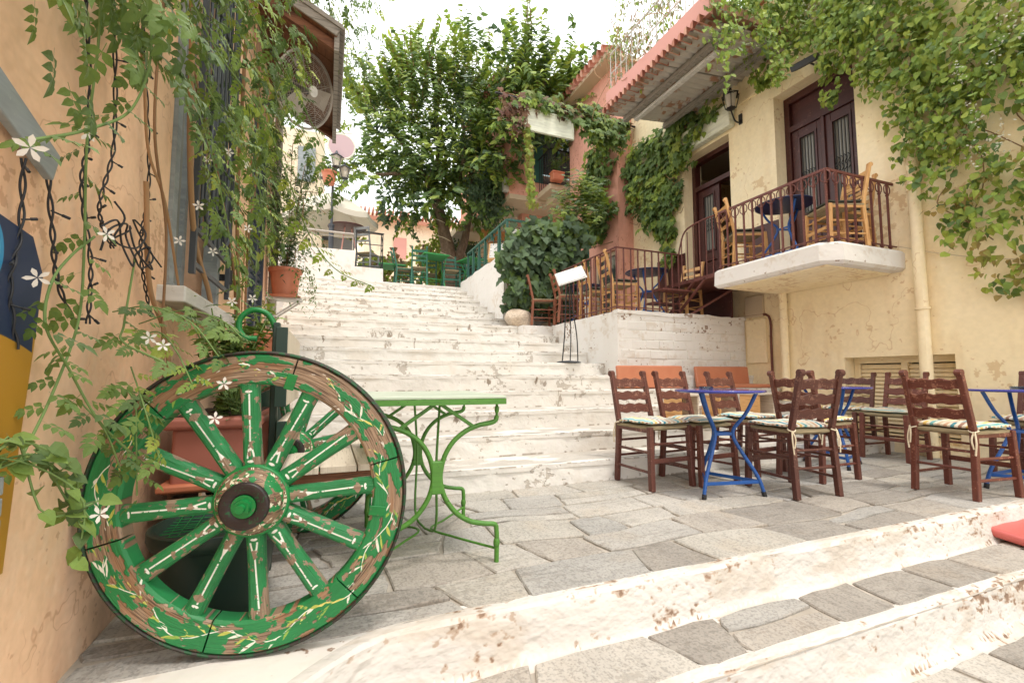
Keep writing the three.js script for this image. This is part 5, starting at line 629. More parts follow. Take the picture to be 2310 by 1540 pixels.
// raised terrace at the left
{ const u = thing('parasol', 'pale cream parasol open on the raised terrace', 'parasol', [-0.02, 3.55, -11.95]); mk('pole', bar([0, 0, 0], [0, 1.86, 0], 0.025), M.paleWood, u);
  const g = []; for (let k = 0; k < 8; k++) { const a = k * PI / 4, b = a + PI / 4, P = []; const N = 4; const pt = (t, w) => { const A = a + (b - a) * w, r = 1.12 * t * (cos(PI / 8) / cos(A - a - PI / 8)); return [cos(A) * r, 1.86 - 0.66 * t ** 1.25 - 0.05 * t * sin(w * PI), sin(A) * r]; }; for (let i = 0; i < N; i++) for (let j = 0; j < 3; j++) { const q = [pt(i / N, j / 3), pt((i + 1) / N, j / 3), pt((i + 1) / N, (j + 1) / 3), pt(i / N, (j + 1) / 3)]; P.push(...q[0], ...q[2], ...q[1], ...q[0], ...q[3], ...q[2]); } const s = new THREE.BufferGeometry(); s.setAttribute('position', new THREE.Float32BufferAttribute(P, 3)); s.setAttribute('uv', new THREE.Float32BufferAttribute(new Float32Array(P.length / 3 * 2), 2)); s.computeVertexNormals(); mk('canopy_panel', s, M.canvas, u); mk('rib', bar([0, 1.8, 0], [cos(a) * 1.1, 1.19, sin(a) * 1.1], 0.01, 5), M.paleWood, u); const v = []; for (let j = 0; j < 3; j++) { const p = pt(1, j / 3), q = pt(1, (j + 1) / 3); v.push(...p, ...q, q[0], q[1] - 0.13, q[2], ...p, q[0], q[1] - 0.13, q[2], p[0], p[1] - 0.13, p[2]); } const e = new THREE.BufferGeometry(); e.setAttribute('position', new THREE.Float32BufferAttribute(v, 3)); e.setAttribute('uv', new THREE.Float32BufferAttribute(new Float32Array(v.length / 3 * 2), 2)); e.computeVertexNormals(); mk('valance', e, M.canvas, u); }
  const r = thing('steel_handrail', 'grey steel handrail on the wall left of the stair head', 'railing', [0, 0, 0]); mk('rail', [bar([-1.6, 3.98, -10.5], [0.45, 3.98, -10.5], 0.025, 10), bar([-1.6, 3.9, -10.5], [0.45, 3.9, -10.5], 0.01)], M.zinc, r); for (const x of [-1.2, -0.4, 0.43]) mk('post', bar([x, 3.55, -10.5], [x, 3.98, -10.5], 0.012), M.zinc, r);
  const p = thing('iron_balustrade', 'black iron railing panel beside the grey chair', 'railing', [0.5, 3.24, -10.5]); for (const y of [0.05, 0.3, 0.55, 0.8]) mk('bar', bar([0, y, 0], [0.58, y, 0], 0.01), M.iron, p); mk('top_rail', beam([-0.01, 0.84, 0], [0.6, 0.82, 0], 0.04, 0.02, V(0, 1, 0)), M.iron, p); for (const x of [0.005, 0.54, 0.575]) mk('post', bar([x, x > 0.5 ? -0.35 : 0, 0], [x, 0.83, 0], 0.011), M.iron, p); mk('scroll', tube([[0.55, 0.05, 0], [0.57, 0.2, 0.02], [0.54, 0.35, 0], [0.57, 0.5, 0.02], [0.55, 0.75, 0]], 0.008, 5, 20), M.iron, p);
  const t = thing('dark_table', 'round dark red table on the raised terrace under the parasol', 'table', [0.32, 3.58, -11.1]); mk('top', lathe([[0, 0.7], [0.42, 0.7], [0.43, 0.715], [0.42, 0.73], [0, 0.73]], 32), M.door, t); for (let k = 0; k < 3; k++) mk('leg', bar([cos(k * 2.1) * 0.26, 0, sin(k * 2.1) * 0.26], [cos(k * 2.1) * 0.1, 0.7, sin(k * 2.1) * 0.1], 0.014), M.red, t); }
// left wall fittings
{ const q = thing('painted_plaque', 'blue and ochre painted board fixed to the peach wall', 'painted board', [-0.65, 0.4, -1.2]);
  const m = canv(256, 512, (g, w, h) => { g.fillStyle = '#b3842a'; g.fillRect(0, 0, w, h); g.fillStyle = '#22304e'; g.beginPath(); g.moveTo(0, 0); g.lineTo(w, 0); g.lineTo(w, h * 0.33); g.quadraticCurveTo(w * 0.5, h * 0.3, 0, h * 0.38); g.fill(); for (let k = 0; k < 9; k++) { g.strokeStyle = ['#3d9ec4', '#66b9d6', '#2f86b4'][k % 3]; g.lineWidth = 9; g.beginPath(); g.arc(w * 0.58, h * 0.13, 6 + k * 5.5, k, k + 5.4); g.stroke(); } }, 0.34, 0.8);
  const g = wallX([[0.15, 0], [0.15, 0.78], [-0.16, 0.74], [-0.21, 0.66], [-0.2, 0.52], [-0.175, 0.3], [-0.15, 0]], [], 0.014, 0.014, -1); mk('board', g, std({ map: m, roughness: 0.5 }), q, { ou: 0.19, ov: 0.02 });
  tag(mk('grey_board', beam([-0.635, 1.47, -0.98], [-0.635, 1.325, -1.41], 0.075, 0.02, V(1, 0, 0)).translate(0, 0, 0), M.frameGrey), 'slanted grey board fixed high on the peach wall at the left edge', 'board');
  const cab = (l, pts) => { const t = thing('light_cable', l, 'cable', [0, 0, 0], 0, 'unlit fairy light cables on the peach wall'); const c = new THREE.CatmullRomCurve3(pts.map(([z, y]) => V(-0.635, y, z))), n = Math.ceil(c.getLength() / 0.012); for (const s of [0, PI]) { const P = []; for (let i = 0; i <= n; i++) { const p = c.getPoint(i / n), a = i * 0.62 + s; P.push(V(p.x + cos(a) * 0.0042, p.y, p.z + sin(a) * 0.0042)); } mk('strand', new THREE.TubeGeometry(new THREE.CatmullRomCurve3(P), n * 2, 0.0026, 5), M.cable, t); } for (let i = 1; i < n; i += 9) { const p = c.getPoint(i / n), d = V(R(0.01, 0.03), R(-0.025, 0.01), R(-0.035, 0.035)); mk('lamp_holder', [bar(p, p.clone().add(d), 0.0022, 5), bar(p.clone().add(d.clone().multiplyScalar(0.6)), p.clone().add(d), 0.0038, 6)], M.cable, t); } };
  cab('twisted dark fairy light cable beside the blue painted board', [[-1.3, 1.3], [-1.31, 1.14], [-1.29, 1.02], [-1.33, 0.88]]); cab('twisted dark fairy light cable second from the painted board', [[-1.38, 1.36], [-1.43, 1.18], [-1.47, 1.06], [-1.58, 0.95]]); cab('long twisted fairy light cable in the middle of the bare peach wall', [[-1.5, 1.85], [-1.57, 1.5], [-1.55, 1.34], [-1.63, 1.14], [-1.64, 0.97]]); cab('twisted dark fairy light cable hanging under the thick jasmine', [[-1.65, 2.0], [-1.72, 1.53], [-1.66, 1.3], [-1.76, 1.22]]); cab('twisted dark fairy light cable nearest the ironed window', [[-1.86, 2.1], [-2.02, 1.52], [-1.98, 1.28], [-2.12, 1.05]]);
  const tangle = thing('cable_tangle', 'tangled dark light cable bunched against the peach wall', 'cable', [-0.62, 1.25, -1.75]); for (let k = 0; k < 4; k++) { const P = []; for (let i = 0; i < 8; i++) P.push([R(0, 0.04), 0.06 * sin(i * 1.3 + k * 1.7) + 0.02 * k - 0.03, -0.22 + i * 0.05 + 0.05 * cos(i * 1.9 + k)]); mk('strand', tube(P, 0.003, 5, 60), M.cable, tangle); }
}
tag(mk('wall_wire', tube([[5.76, 2.25, -2.96], [5.765, 2.08, -2.6], [5.765, 1.93, -2.2], [5.765, 1.8, -1.7], [5.765, 1.72, -1.2]], 0.004, 5, 24), M.beige), 'thin sagging wire from the balcony corner along the yellow wall', 'wire');
{ const r = thing('rock', 'rough beige boulder at the foot of the ivy', 'rock', [3.1, 1.66, -7.22]); const g = new THREE.IcosahedronGeometry(0.24, 3).scale(1.15, 0.7, 0.8).translate(0, 0.14, 0); mk('boulder', rough(g, 0.16, 4), M.rock, r);
  const s = copy(r, [3.72, 1.6, -7.5], 1.4, 'smaller pale boulder half hidden behind the lone chair'); s.scale.set(0.6, 0.7, 0.6); }
// ================= PLANTS =================
rnd = rngOf(2024);
function along(F, pts, step, size, cols, type, out, spread = 0.02, t0 = 0) { // leaves set along a shoot, left and right in turn
  const c = new THREE.CatmullRomCurve3(pts.map(vv)), n = Math.max(2, Math.floor(c.getLength() / step)); let s = 1;
  for (let i = Math.floor(n * t0); i <= n; i++) { const p = c.getPoint(i / n), t = c.getTangent(i / n), side = t.clone().cross(V(0, 1, 0)); if (side.lengthSq() < 0.01) side.set(1, 0, 0); side.normalize(); s = -s;
    const d = t.clone().multiplyScalar(0.45).addScaledVector(side, s * 0.9).add(V(gauss() * 0.25, gauss() * 0.25 - 0.25, gauss() * 0.25)); F.add(p.add(V(gauss() * spread, gauss() * spread, gauss() * spread)), d, V(gauss() * 0.4, 0.8, gauss() * 0.4).addScaledVector(out, 0.7), R(...size), pickCol(cols), type); }
}
// --- jasmine on the peach wall ---
{ const t = thing('jasmine_vine', 'white flowering jasmine climbing over the peach wall and window', 'climbing plant', [0, 0, 0]), F = new Foliage(), out = V(1, 0, 0.25);
  const wall = (z, y, d) => V(-0.64 + d, y, z);
  const stems = [[[-1.69, 2.6], [-1.7, 2.0], [-1.8, 1.85], [-1.93, 1.62], [-2.06, 1.5], [-2.3, 1.2]], [[-2.2, 3.2], [-2.28, 2.45], [-2.4, 2.25], [-2.62, 2.06], [-2.9, 1.9], [-3.45, 1.45], [-3.7, 0.95]], [[-2.3, 2.4], [-2.35, 1.8], [-2.5, 1.46], [-2.85, 1.24], [-3.1, 0.95]], [[-2.0, 2.6], [-1.95, 1.7], [-2.1, 1.4], [-2.15, 1.0], [-2.2, 0.7]], [[-1.9, 1.5], [-2.05, 1.15], [-2.25, 0.98], [-2.35, 0.6]], [[-3.5, 4], [-3.55, 3], [-3.6, 2], [-3.7, 1.3], [-3.75, 0.8]], [[-3.9, 4], [-3.85, 3], [-3.95, 2.2], [-3.9, 1.5], [-4.0, 0.6]], [[-4.1, 3.4], [-4.15, 2.5], [-4.0, 1.8], [-4.12, 1.0]]];
  stems.forEach((s, i) => mk('stem', tube(s.map(([z, y]) => wall(z + R(-0.02, 0.02), y, 0.02 + R(0, 0.03))), 0.005 + 0.0035 * (i % 3), 6, 40), i % 2 ? M.stem : M.twig, t));
  const green = [[[-1.3, 2.0, 0.1], [-1.42, 1.72, 0.07], [-1.45, 1.42, 0.05], [-1.5, 1.16, 0.04], [-1.5, 0.97, 0.04], [-1.38, 0.78, 0.05], [-1.25, 0.64, 0.06]], [[-1.55, 1.2, 0.04], [-1.44, 1.12, 0.04], [-1.34, 1.03, 0.05], [-1.33, 0.94, 0.05], [-1.42, 0.84, 0.06], [-1.5, 0.7, 0.1], [-1.56, 0.6, 0.16]], [[-1.42, 2.0, 0.12], [-1.48, 1.75, 0.16], [-1.42, 1.52, 0.15], [-1.28, 1.38, 0.12], [-1.12, 1.27, 0.1]], [[-1.8, 1.2, 0.05], [-1.72, 0.98, 0.06], [-1.6, 0.92, 0.1], [-1.52, 0.86, 0.22]]];
  green.forEach((s) => { const P = s.map(([z, y, d]) => wall(z, y, d)); mk('shoot', tube(P, 0.0032, 6, 40), M.greenStem, t); along(F, P, 0.05, [0.06, 0.1], G1, 'jasmine', out, 0.01, 0.35); });
  // leafy mass at the top, thinning downwards over the wall
  const o = { type: 'jasmine', cols: G1, cols2: GL, size: [0.075, 0.125] };
  creep(F, [[-0.95, 1.5], [-1.2, 1.42], [-1.6, 1.75], [-2.0, 2.3], [-2.4, 2.9], [-1.2, 2.6], [-0.9, 1.9]], wall, out, { ...o, clumps: 52, per: 9, spread: 0.1, depth: [0.03, 0.25] });
  creep(F, [[-1.75, 1.85], [-2.3, 2.05], [-2.9, 2.4], [-4.0, 3.3], [-4.2, 4.3], [-2.3, 3.2]], wall, out, { ...o, clumps: 46, per: 9, spread: 0.12, depth: [0.05, 0.42] });
  creep(F, [[-1.8, 1.55], [-2.2, 1.3], [-2.9, 1.5], [-3.3, 1.9], [-2.9, 2.5], [-2.2, 2.1]], wall, out, { ...o, clumps: 18, per: 7, spread: 0.1, depth: [0.04, 0.25] });
  creep(F, [[-3.2, 2.2], [-3.4, 1.5], [-4.2, 1.5], [-4.6, 3.6], [-3.6, 3.4]], wall, out, { ...o, clumps: 44, per: 8, spread: 0.13, depth: [0.03, 0.16], type: ['jasmine', 'ovate'], cols2: GL, size: [0.06, 0.12] });
  creep(F, [[-4.3, 2.2], [-5.6, 2.2], [-5.6, 3.5], [-4.3, 3.5]], wall, out, { ...o, clumps: 40, per: 9, spread: 0.12, depth: [0.03, 0.2], size: [0.07, 0.12], cols2: GL });
  // above the canopy
  creep(F, [[-3.7, 4.1], [-5.5, 4.1], [-5.5, 5.2], [-3.2, 5.4]], (z, y, d) => V(-0.6 + d * 2.4, y - d * 0.9, z), out, { ...o, clumps: 90, per: 10, spread: 0.17, depth: [0.02, 0.36], size: [0.08, 0.13], cols2: GL });
  // free arching shoots
  const arcs = [[[-0.5, 2.15, -1.5], [-0.42, 2.02, -1.85], [-0.3, 1.97, -2.2], [-0.21, 1.79, -2.4], [-0.11, 1.57, -2.6], [0.03, 1.44, -2.8], [0.24, 1.4, -3.0]], [[-0.4, 2.5, -2.2], [-0.2, 2.35, -2.6], [-0.02, 2.1, -2.9], [0.05, 1.98, -3.0]], [[-0.5, 2.0, -2.0], [-0.35, 1.75, -2.2], [-0.25, 1.5, -2.4]], [[-0.55, 2.2, -2.4], [-0.4, 1.95, -2.7], [-0.35, 1.65, -2.8]], [[-0.5, 1.9, -1.9], [-0.42, 1.6, -2.0], [-0.38, 1.36, -2.1]], [[-0.52, 2.7, -2.9], [-0.32, 2.6, -3.3], [-0.12, 2.35, -3.6], [0, 2.1, -3.7]], [[-0.5, 2.9, -3.2], [-0.3, 2.85, -3.8], [-0.1, 2.6, -4.1]], [[-0.5, 1.6, -2.3], [-0.42, 1.4, -2.4], [-0.4, 1.2, -2.5]], [[-0.62, 1.02, -1.75], [-0.5, 1.03, -1.66], [-0.38, 0.98, -1.6], [-0.3, 0.88, -1.57]], [[-0.6, 0.92, -1.8], [-0.5, 0.96, -1.72], [-0.42, 0.9, -1.62], [-0.36, 0.8, -1.56]], [[-0.6, 1.0, -1.9], [-0.45, 1.04, -1.8], [-0.32, 1.0, -1.7], [-0.25, 0.94, -1.62]], [[-0.58, 0.8, -1.66], [-0.5, 0.76, -1.58], [-0.48, 0.66, -1.55], [-0.47, 0.5, -1.55]], [[-0.55, 0.85, -1.7], [-0.47, 0.74, -1.56], [-0.42, 0.6, -1.53]], [[-0.6, 0.75, -1.55], [-0.53, 0.68, -1.5], [-0.5, 0.58, -1.52]]];
  arcs.forEach((a, i) => { mk('shoot', tube(a, i < 1 ? 0.003 : 0.0022, 5, 30), M.greenStem, t); along(F, a, i > 7 ? 0.034 : 0.06, i > 7 ? [0.055, 0.09] : [0.07, 0.11], i % 3 ? G1 : GL, 'jasmine', out, 0.012, i == 0 ? 0.25 : 0.1); });
  F.build(t, 300);
  const fl = [[-0.52, 1.24, -1.08], [-0.5, 1.3, -1.9], [-0.45, 1.33, -2.15], [-0.55, 1.02, -1.2], [-0.47, 0.93, -1.57], [-0.44, 0.91, -1.58], [-0.42, 1.78, -2.2], [-0.38, 1.8, -2.35], [-0.5, 1.16, -1.35], [-0.46, 1.45, -1.95], [-0.28, 0.8, -1.55], [-0.36, 1.5, -2.35], [-0.4, 1.15, -2.3], [-0.53, 0.47, -1.5], [-0.55, 1.4, -1.35], [-0.3, 0.7, -1.56], [-0.45, 1.65, -2.0], [-0.35, 1.2, -2.5]];
  fl.forEach(([x, y, z], i) => { const m = new THREE.Mesh(leafG('petal'), M.petal); m.name = 'flower'; m.position.set(x, y, z); m.lookAt(0.1 + gauss() * 0.5, 0.8 + gauss() * 0.4, 0 + gauss() * 0.3); m.rotateZ(i); m.scale.setScalar(i ? R(0.018, 0.023) : 0.026); m.castShadow = m.receiveShadow = true; t.add(m); });
}
// --- plants in the pots ---
function potPlant(name, label, base, n, h, r, cols, type, size, nInd = 0, group) { const t = thing(name, label, 'plant', base, 0, group), F = new Foliage(); for (let i = 0; i < n; i++) { const a = R(0, 2 * PI), q = R(0.1, 1), P = [[0, 0, 0], [cos(a) * r * q * 0.35, h * 0.5 * R(0.7, 1.1), sin(a) * r * q * 0.35], [cos(a) * r * q, h * R(0.55, 1.05), sin(a) * r * q]]; mk('stem', tube(P, 0.003, 4, 8), M.greenStem, t); along(F, P, size[0] * 0.75, size, cols, type, V(cos(a) * 0.3, 0, sin(a) * 0.3), 0.015, 0.15); } const q = V(...base); for (const l of F.a) l.k = 0; F.build(t, nInd); return t; }
{ potPlant('leafy_shrub', 'light green leafy shoots growing in the long flower box', [-0.42, 0.655, -2.42], 26, 0.5, 0.24, [...GL, ...G1], 'palm', [0.05, 0.08]);
  potPlant('leafy_shrub', 'dark leafy plant low in the flower box front', [-0.36, 0.655, -2.22], 14, 0.2, 0.16, G1, 'fern', [0.06, 0.09]);
  potPlant('leafy_shrub', 'small grassy plant in the terracotta planter behind the scroll', [-0.42, 1.07, -3.36], 10, 0.22, 0.13, GL, 'slim', [0.05, 0.08]);
  potPlant('round_leaf_plant', 'round leaved plant spilling from the grey slatted planter', [-0.59, 0.63, -1.12], 0, 0.1, 0.1, G1, 'heart', [0.04, 0.05]);
  const t = scene.children.at(-1), F = new Foliage(); for (let i = 0; i < 6; i++) { const a = [[0, 0, 0], [R(0.02, 0.08), R(0.03, 0.08), R(-0.06, 0.0)], [R(0.05, 0.12), R(-0.1, 0.03), R(-0.16, -0.08)], [R(0.06, 0.14), R(-0.22, -0.05), R(-0.2, -0.1)]]; mk('stem', tube(a, 0.0022, 4, 12), M.greenStem, t); along(F, a, 0.032, [0.028, 0.042], [...G1, G1[1], GL[2]], 'heart', V(0.6, 0, 0.6), 0.012, 0.25); } F.build(t, Math.min(120, F.a.length), 5);
  // feathery plant of the bracket pot
  const g = thing('feathery_plant', 'feathery fine leaved climber growing from the bracket pot', 'plant', [-0.47, 2.0, -5.6]), Q = new Foliage(); for (let i = 0; i < 70; i++) { const a = R(0, 6.28), u = R(0.2, 1.5), P = [[0, 0, 0], [cos(a) * 0.1, u * 0.5, sin(a) * 0.08], [cos(a) * R(0.12, 0.3), u, sin(a) * 0.16], [cos(a) * R(0.2, 0.42) + 0.05, u - R(0, 0.4), sin(a) * 0.22]]; if (i % 5 == 0) mk('stem', tube(P, 0.004, 4, 14), M.twig, g); along(Q, P, 0.035, [0.04, 0.08], i % 3 ? G1 : GD, i % 2 ? 'fern' : 'slim', V(0.4, 0, 0.5), 0.04, 0.1); } for (let i = 0; i < 14; i++) { const a = R(-0.6, 1.6), P = [[0, 0, 0], [cos(a) * 0.2, 0.05, sin(a) * 0.16], [cos(a) * 0.27 + 0.03, R(-0.2, -0.1), sin(a) * 0.2], [cos(a) * 0.3, R(-0.5, -0.25), sin(a) * 0.2]]; along(Q, P, 0.03, [0.03, 0.05], G1, 'slim', V(0.4, 0, 0.5), 0.03, 0.2); } Q.build(g);
  potPlant('pot_herb', 'thin plant in the pot on the street lamp', [-0.1, 5.33, -10.6], 8, 0.2, 0.14, GL, 'slim', [0.06, 0.1]);
  potPlant('balcony_plant', 'green plant in the left balcony trough', [5.1, 5.82, -9.66], 14, 0.4, 0.22, G1, 'ovate', [0.06, 0.1], 0); potPlant('balcony_plant', 'bushy plant in the front balcony trough', [5.85, 5.82, -9.66], 26, 0.45, 0.4, [...G1, ...GD], 'ovate', [0.06, 0.1], 0);
}
// --- the tree at the head of the stairs ---
{ const t = thing('leafy_tree', 'tall broadleaf tree with upright shoots at the head of the stairs', 'tree', [0, 0, 0]), F = new Foliage();
  const base = V(3.3, 2.9, -12.4), fork = V(3.08, 4.3, -12.4);
  const tk = (pts, r0, r1) => { const c = new THREE.CatmullRomCurve3(pts.map(vv)), n = 24, g = new THREE.TubeGeometry(c, n, 1, 10), p = g.attributes.position; for (let i = 0; i <= n; i++) { const q = c.getPointAt(i / n), r = r0 + (r1 - r0) * i / n; for (let j = 0; j <= 10; j++) { const k = i * 11 + j; p.setXYZ(k, q.x + (p.getX(k) - q.x) * r, q.y + (p.getY(k) - q.y) * r, q.z + (p.getZ(k) - q.z) * r); } } g.computeVertexNormals(); return g; };
  mk('trunk', rough(tk([base, [3.2, 3.6, -12.4], fork, [2.85, 5.2, -12.4], [2.62, 6.1, -12.4]], 0.24, 0.13), 0.03, 5), M.bark, t, { swapUV: false });
  const limbs = [[[3.2, 3.9, -12.4], [3.5, 4.6, -12.4], [3.75, 5.6, -12.5], [4.3, 6.6, -12.5]], [[2.62, 6.0, -12.4], [2.0, 6.9, -12.3], [1.4, 7.6, -12.4]], [[2.62, 6.0, -12.4], [2.7, 7.2, -12.2], [2.6, 8.8, -12.4]], [[3.75, 5.6, -12.5], [3.7, 7.2, -12.2], [4.1, 8.6, -12.3]], [[3.8, 6.0, -12.3], [3.9, 6.9, -11.2], [4.4, 7.6, -10.0], [4.9, 8.2, -9.7]], [[2.4, 6.4, -12.4], [1.8, 6.2, -11.9], [1.0, 6.0, -11.8]], [[3.4, 6.4, -12.3], [3.2, 7.0, -11.3], [3.0, 7.4, -10.8]]];
  limbs.forEach((l, i) => mk('limb', tk(l, i ? 0.09 : 0.15, 0.035), M.bark, t));
  const lobes = [[2.7, 7.9, -12.3, 2.0, 1.7], [1.5, 6.9, -12.2, 1.35, 1.25], [3.9, 7.6, -12.2, 1.6, 1.5], [4.3, 7.5, -9.9, 1.0, 0.9], [4.9, 8.2, -9.6, 0.8, 0.75], [3.6, 8.4, -10.6, 1.2, 1.2], [4.4, 8.6, -9.8, 0.9, 0.8], [1.6, 8.0, -12.2, 1.1, 1.2], [2.6, 6.3, -11.8, 1.7, 0.9], [1.1, 6.0, -12, 0.95, 0.8], [4.3, 6.3, -12, 1.3, 0.9], [3.2, 5.9, -11.4, 1.4, 0.7], [3.9, 7.0, -10.3, 0.9, 0.8], [3.4, 8.8, -12.3, 1.5, 1.2], [2.2, 5.6, -12.2, 0.8, 0.45], [5.4, 7.6, -9.3, 0.5, 0.4], [3.7, 6.6, -10.4, 0.8, 0.6]];
  const shoot = (p, d, len, cols, tip, size) => { const q = p.clone().addScaledVector(d, len * 0.5).add(V(gauss() * 0.12, 0, gauss() * 0.12)), e = p.clone().addScaledVector(d, len).add(V(gauss() * 0.22 * len, 0.04, gauss() * 0.15)); const a = F.a.length; along(F, [p, q, e], 0.052, size, cols, ['heart', 'heart2', 'heart3'][Math.floor(rnd() * 3)], V(-0.2, 0, 1), 0.03, 0); if (tip) for (let i = a + Math.floor((F.a.length - a) * 0.45); i < F.a.length; i++) F.a[i].col = pickCol(GL); return [p, q, e]; };
  const sticks = [];
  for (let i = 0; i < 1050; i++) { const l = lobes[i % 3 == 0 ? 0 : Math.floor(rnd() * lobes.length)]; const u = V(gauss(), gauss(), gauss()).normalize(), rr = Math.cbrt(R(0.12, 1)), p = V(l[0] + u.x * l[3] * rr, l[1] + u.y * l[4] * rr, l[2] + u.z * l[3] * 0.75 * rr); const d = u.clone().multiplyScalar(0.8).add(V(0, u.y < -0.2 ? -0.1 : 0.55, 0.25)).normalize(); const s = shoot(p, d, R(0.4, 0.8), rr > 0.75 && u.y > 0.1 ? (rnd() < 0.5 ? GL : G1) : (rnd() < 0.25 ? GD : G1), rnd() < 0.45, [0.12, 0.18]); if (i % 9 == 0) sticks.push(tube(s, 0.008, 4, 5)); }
  // long upright shoots above the crown
  for (let i = 0; i < 105; i++) { const x = R(0.5, 6.4), y0 = 8.9 - Math.abs(x - 3.2) * 0.42 + R(-0.8, 0.5), p = x > 4.1 ? V(4.1 + (x - 4.1) * 0.62, y0 - 0.75, -9.8 + gauss() * 0.3) : V(x, y0, -12.0 + gauss() * 0.7), d = V((x - 2.8) * 0.13 + gauss() * 0.07, 1, gauss() * 0.1).normalize(), s = shoot(p, d, R(0.8, 2.0) * (x > 1.8 && x < 4.2 ? 1.2 : 0.85), rnd() < 0.7 ? GL : G1, true, [0.13, 0.21]); sticks.push(tube(s, 0.011, 4, 6)); }
  for (let i = 0; i < 26; i++) { const x = R(4.7, 6.0), p = V(x, R(7.2, 8.3), -9.4 + gauss() * 0.25); sticks.push(tube(shoot(p, V(R(0.4, 1), R(0, 0.7), 0.2).normalize(), R(0.6, 1.2), GL, true, [0.11, 0.16]), 0.008, 4, 5)); }
  mk('twigs', sticks, M.stem, t).userData.kind = 'stuff'; F.build(t, 0, 5, 'leaf', 'crown');
  tag(mk('fairy_light_string', tube(Array.from({ length: 34 }, (_, i) => { const u = i / 33, x = 3.3 - 0.68 * u ** 1.1, y = 3.1 + u * 2.9; return V(x + cos(i * 1.15) * (0.24 - 0.1 * u), y, -12.4 + sin(i * 1.15) * (0.24 - 0.1 * u)); }), 0.01, 5, 200), M.tie), 'pale light string wound round the tree trunk', 'cable');
}
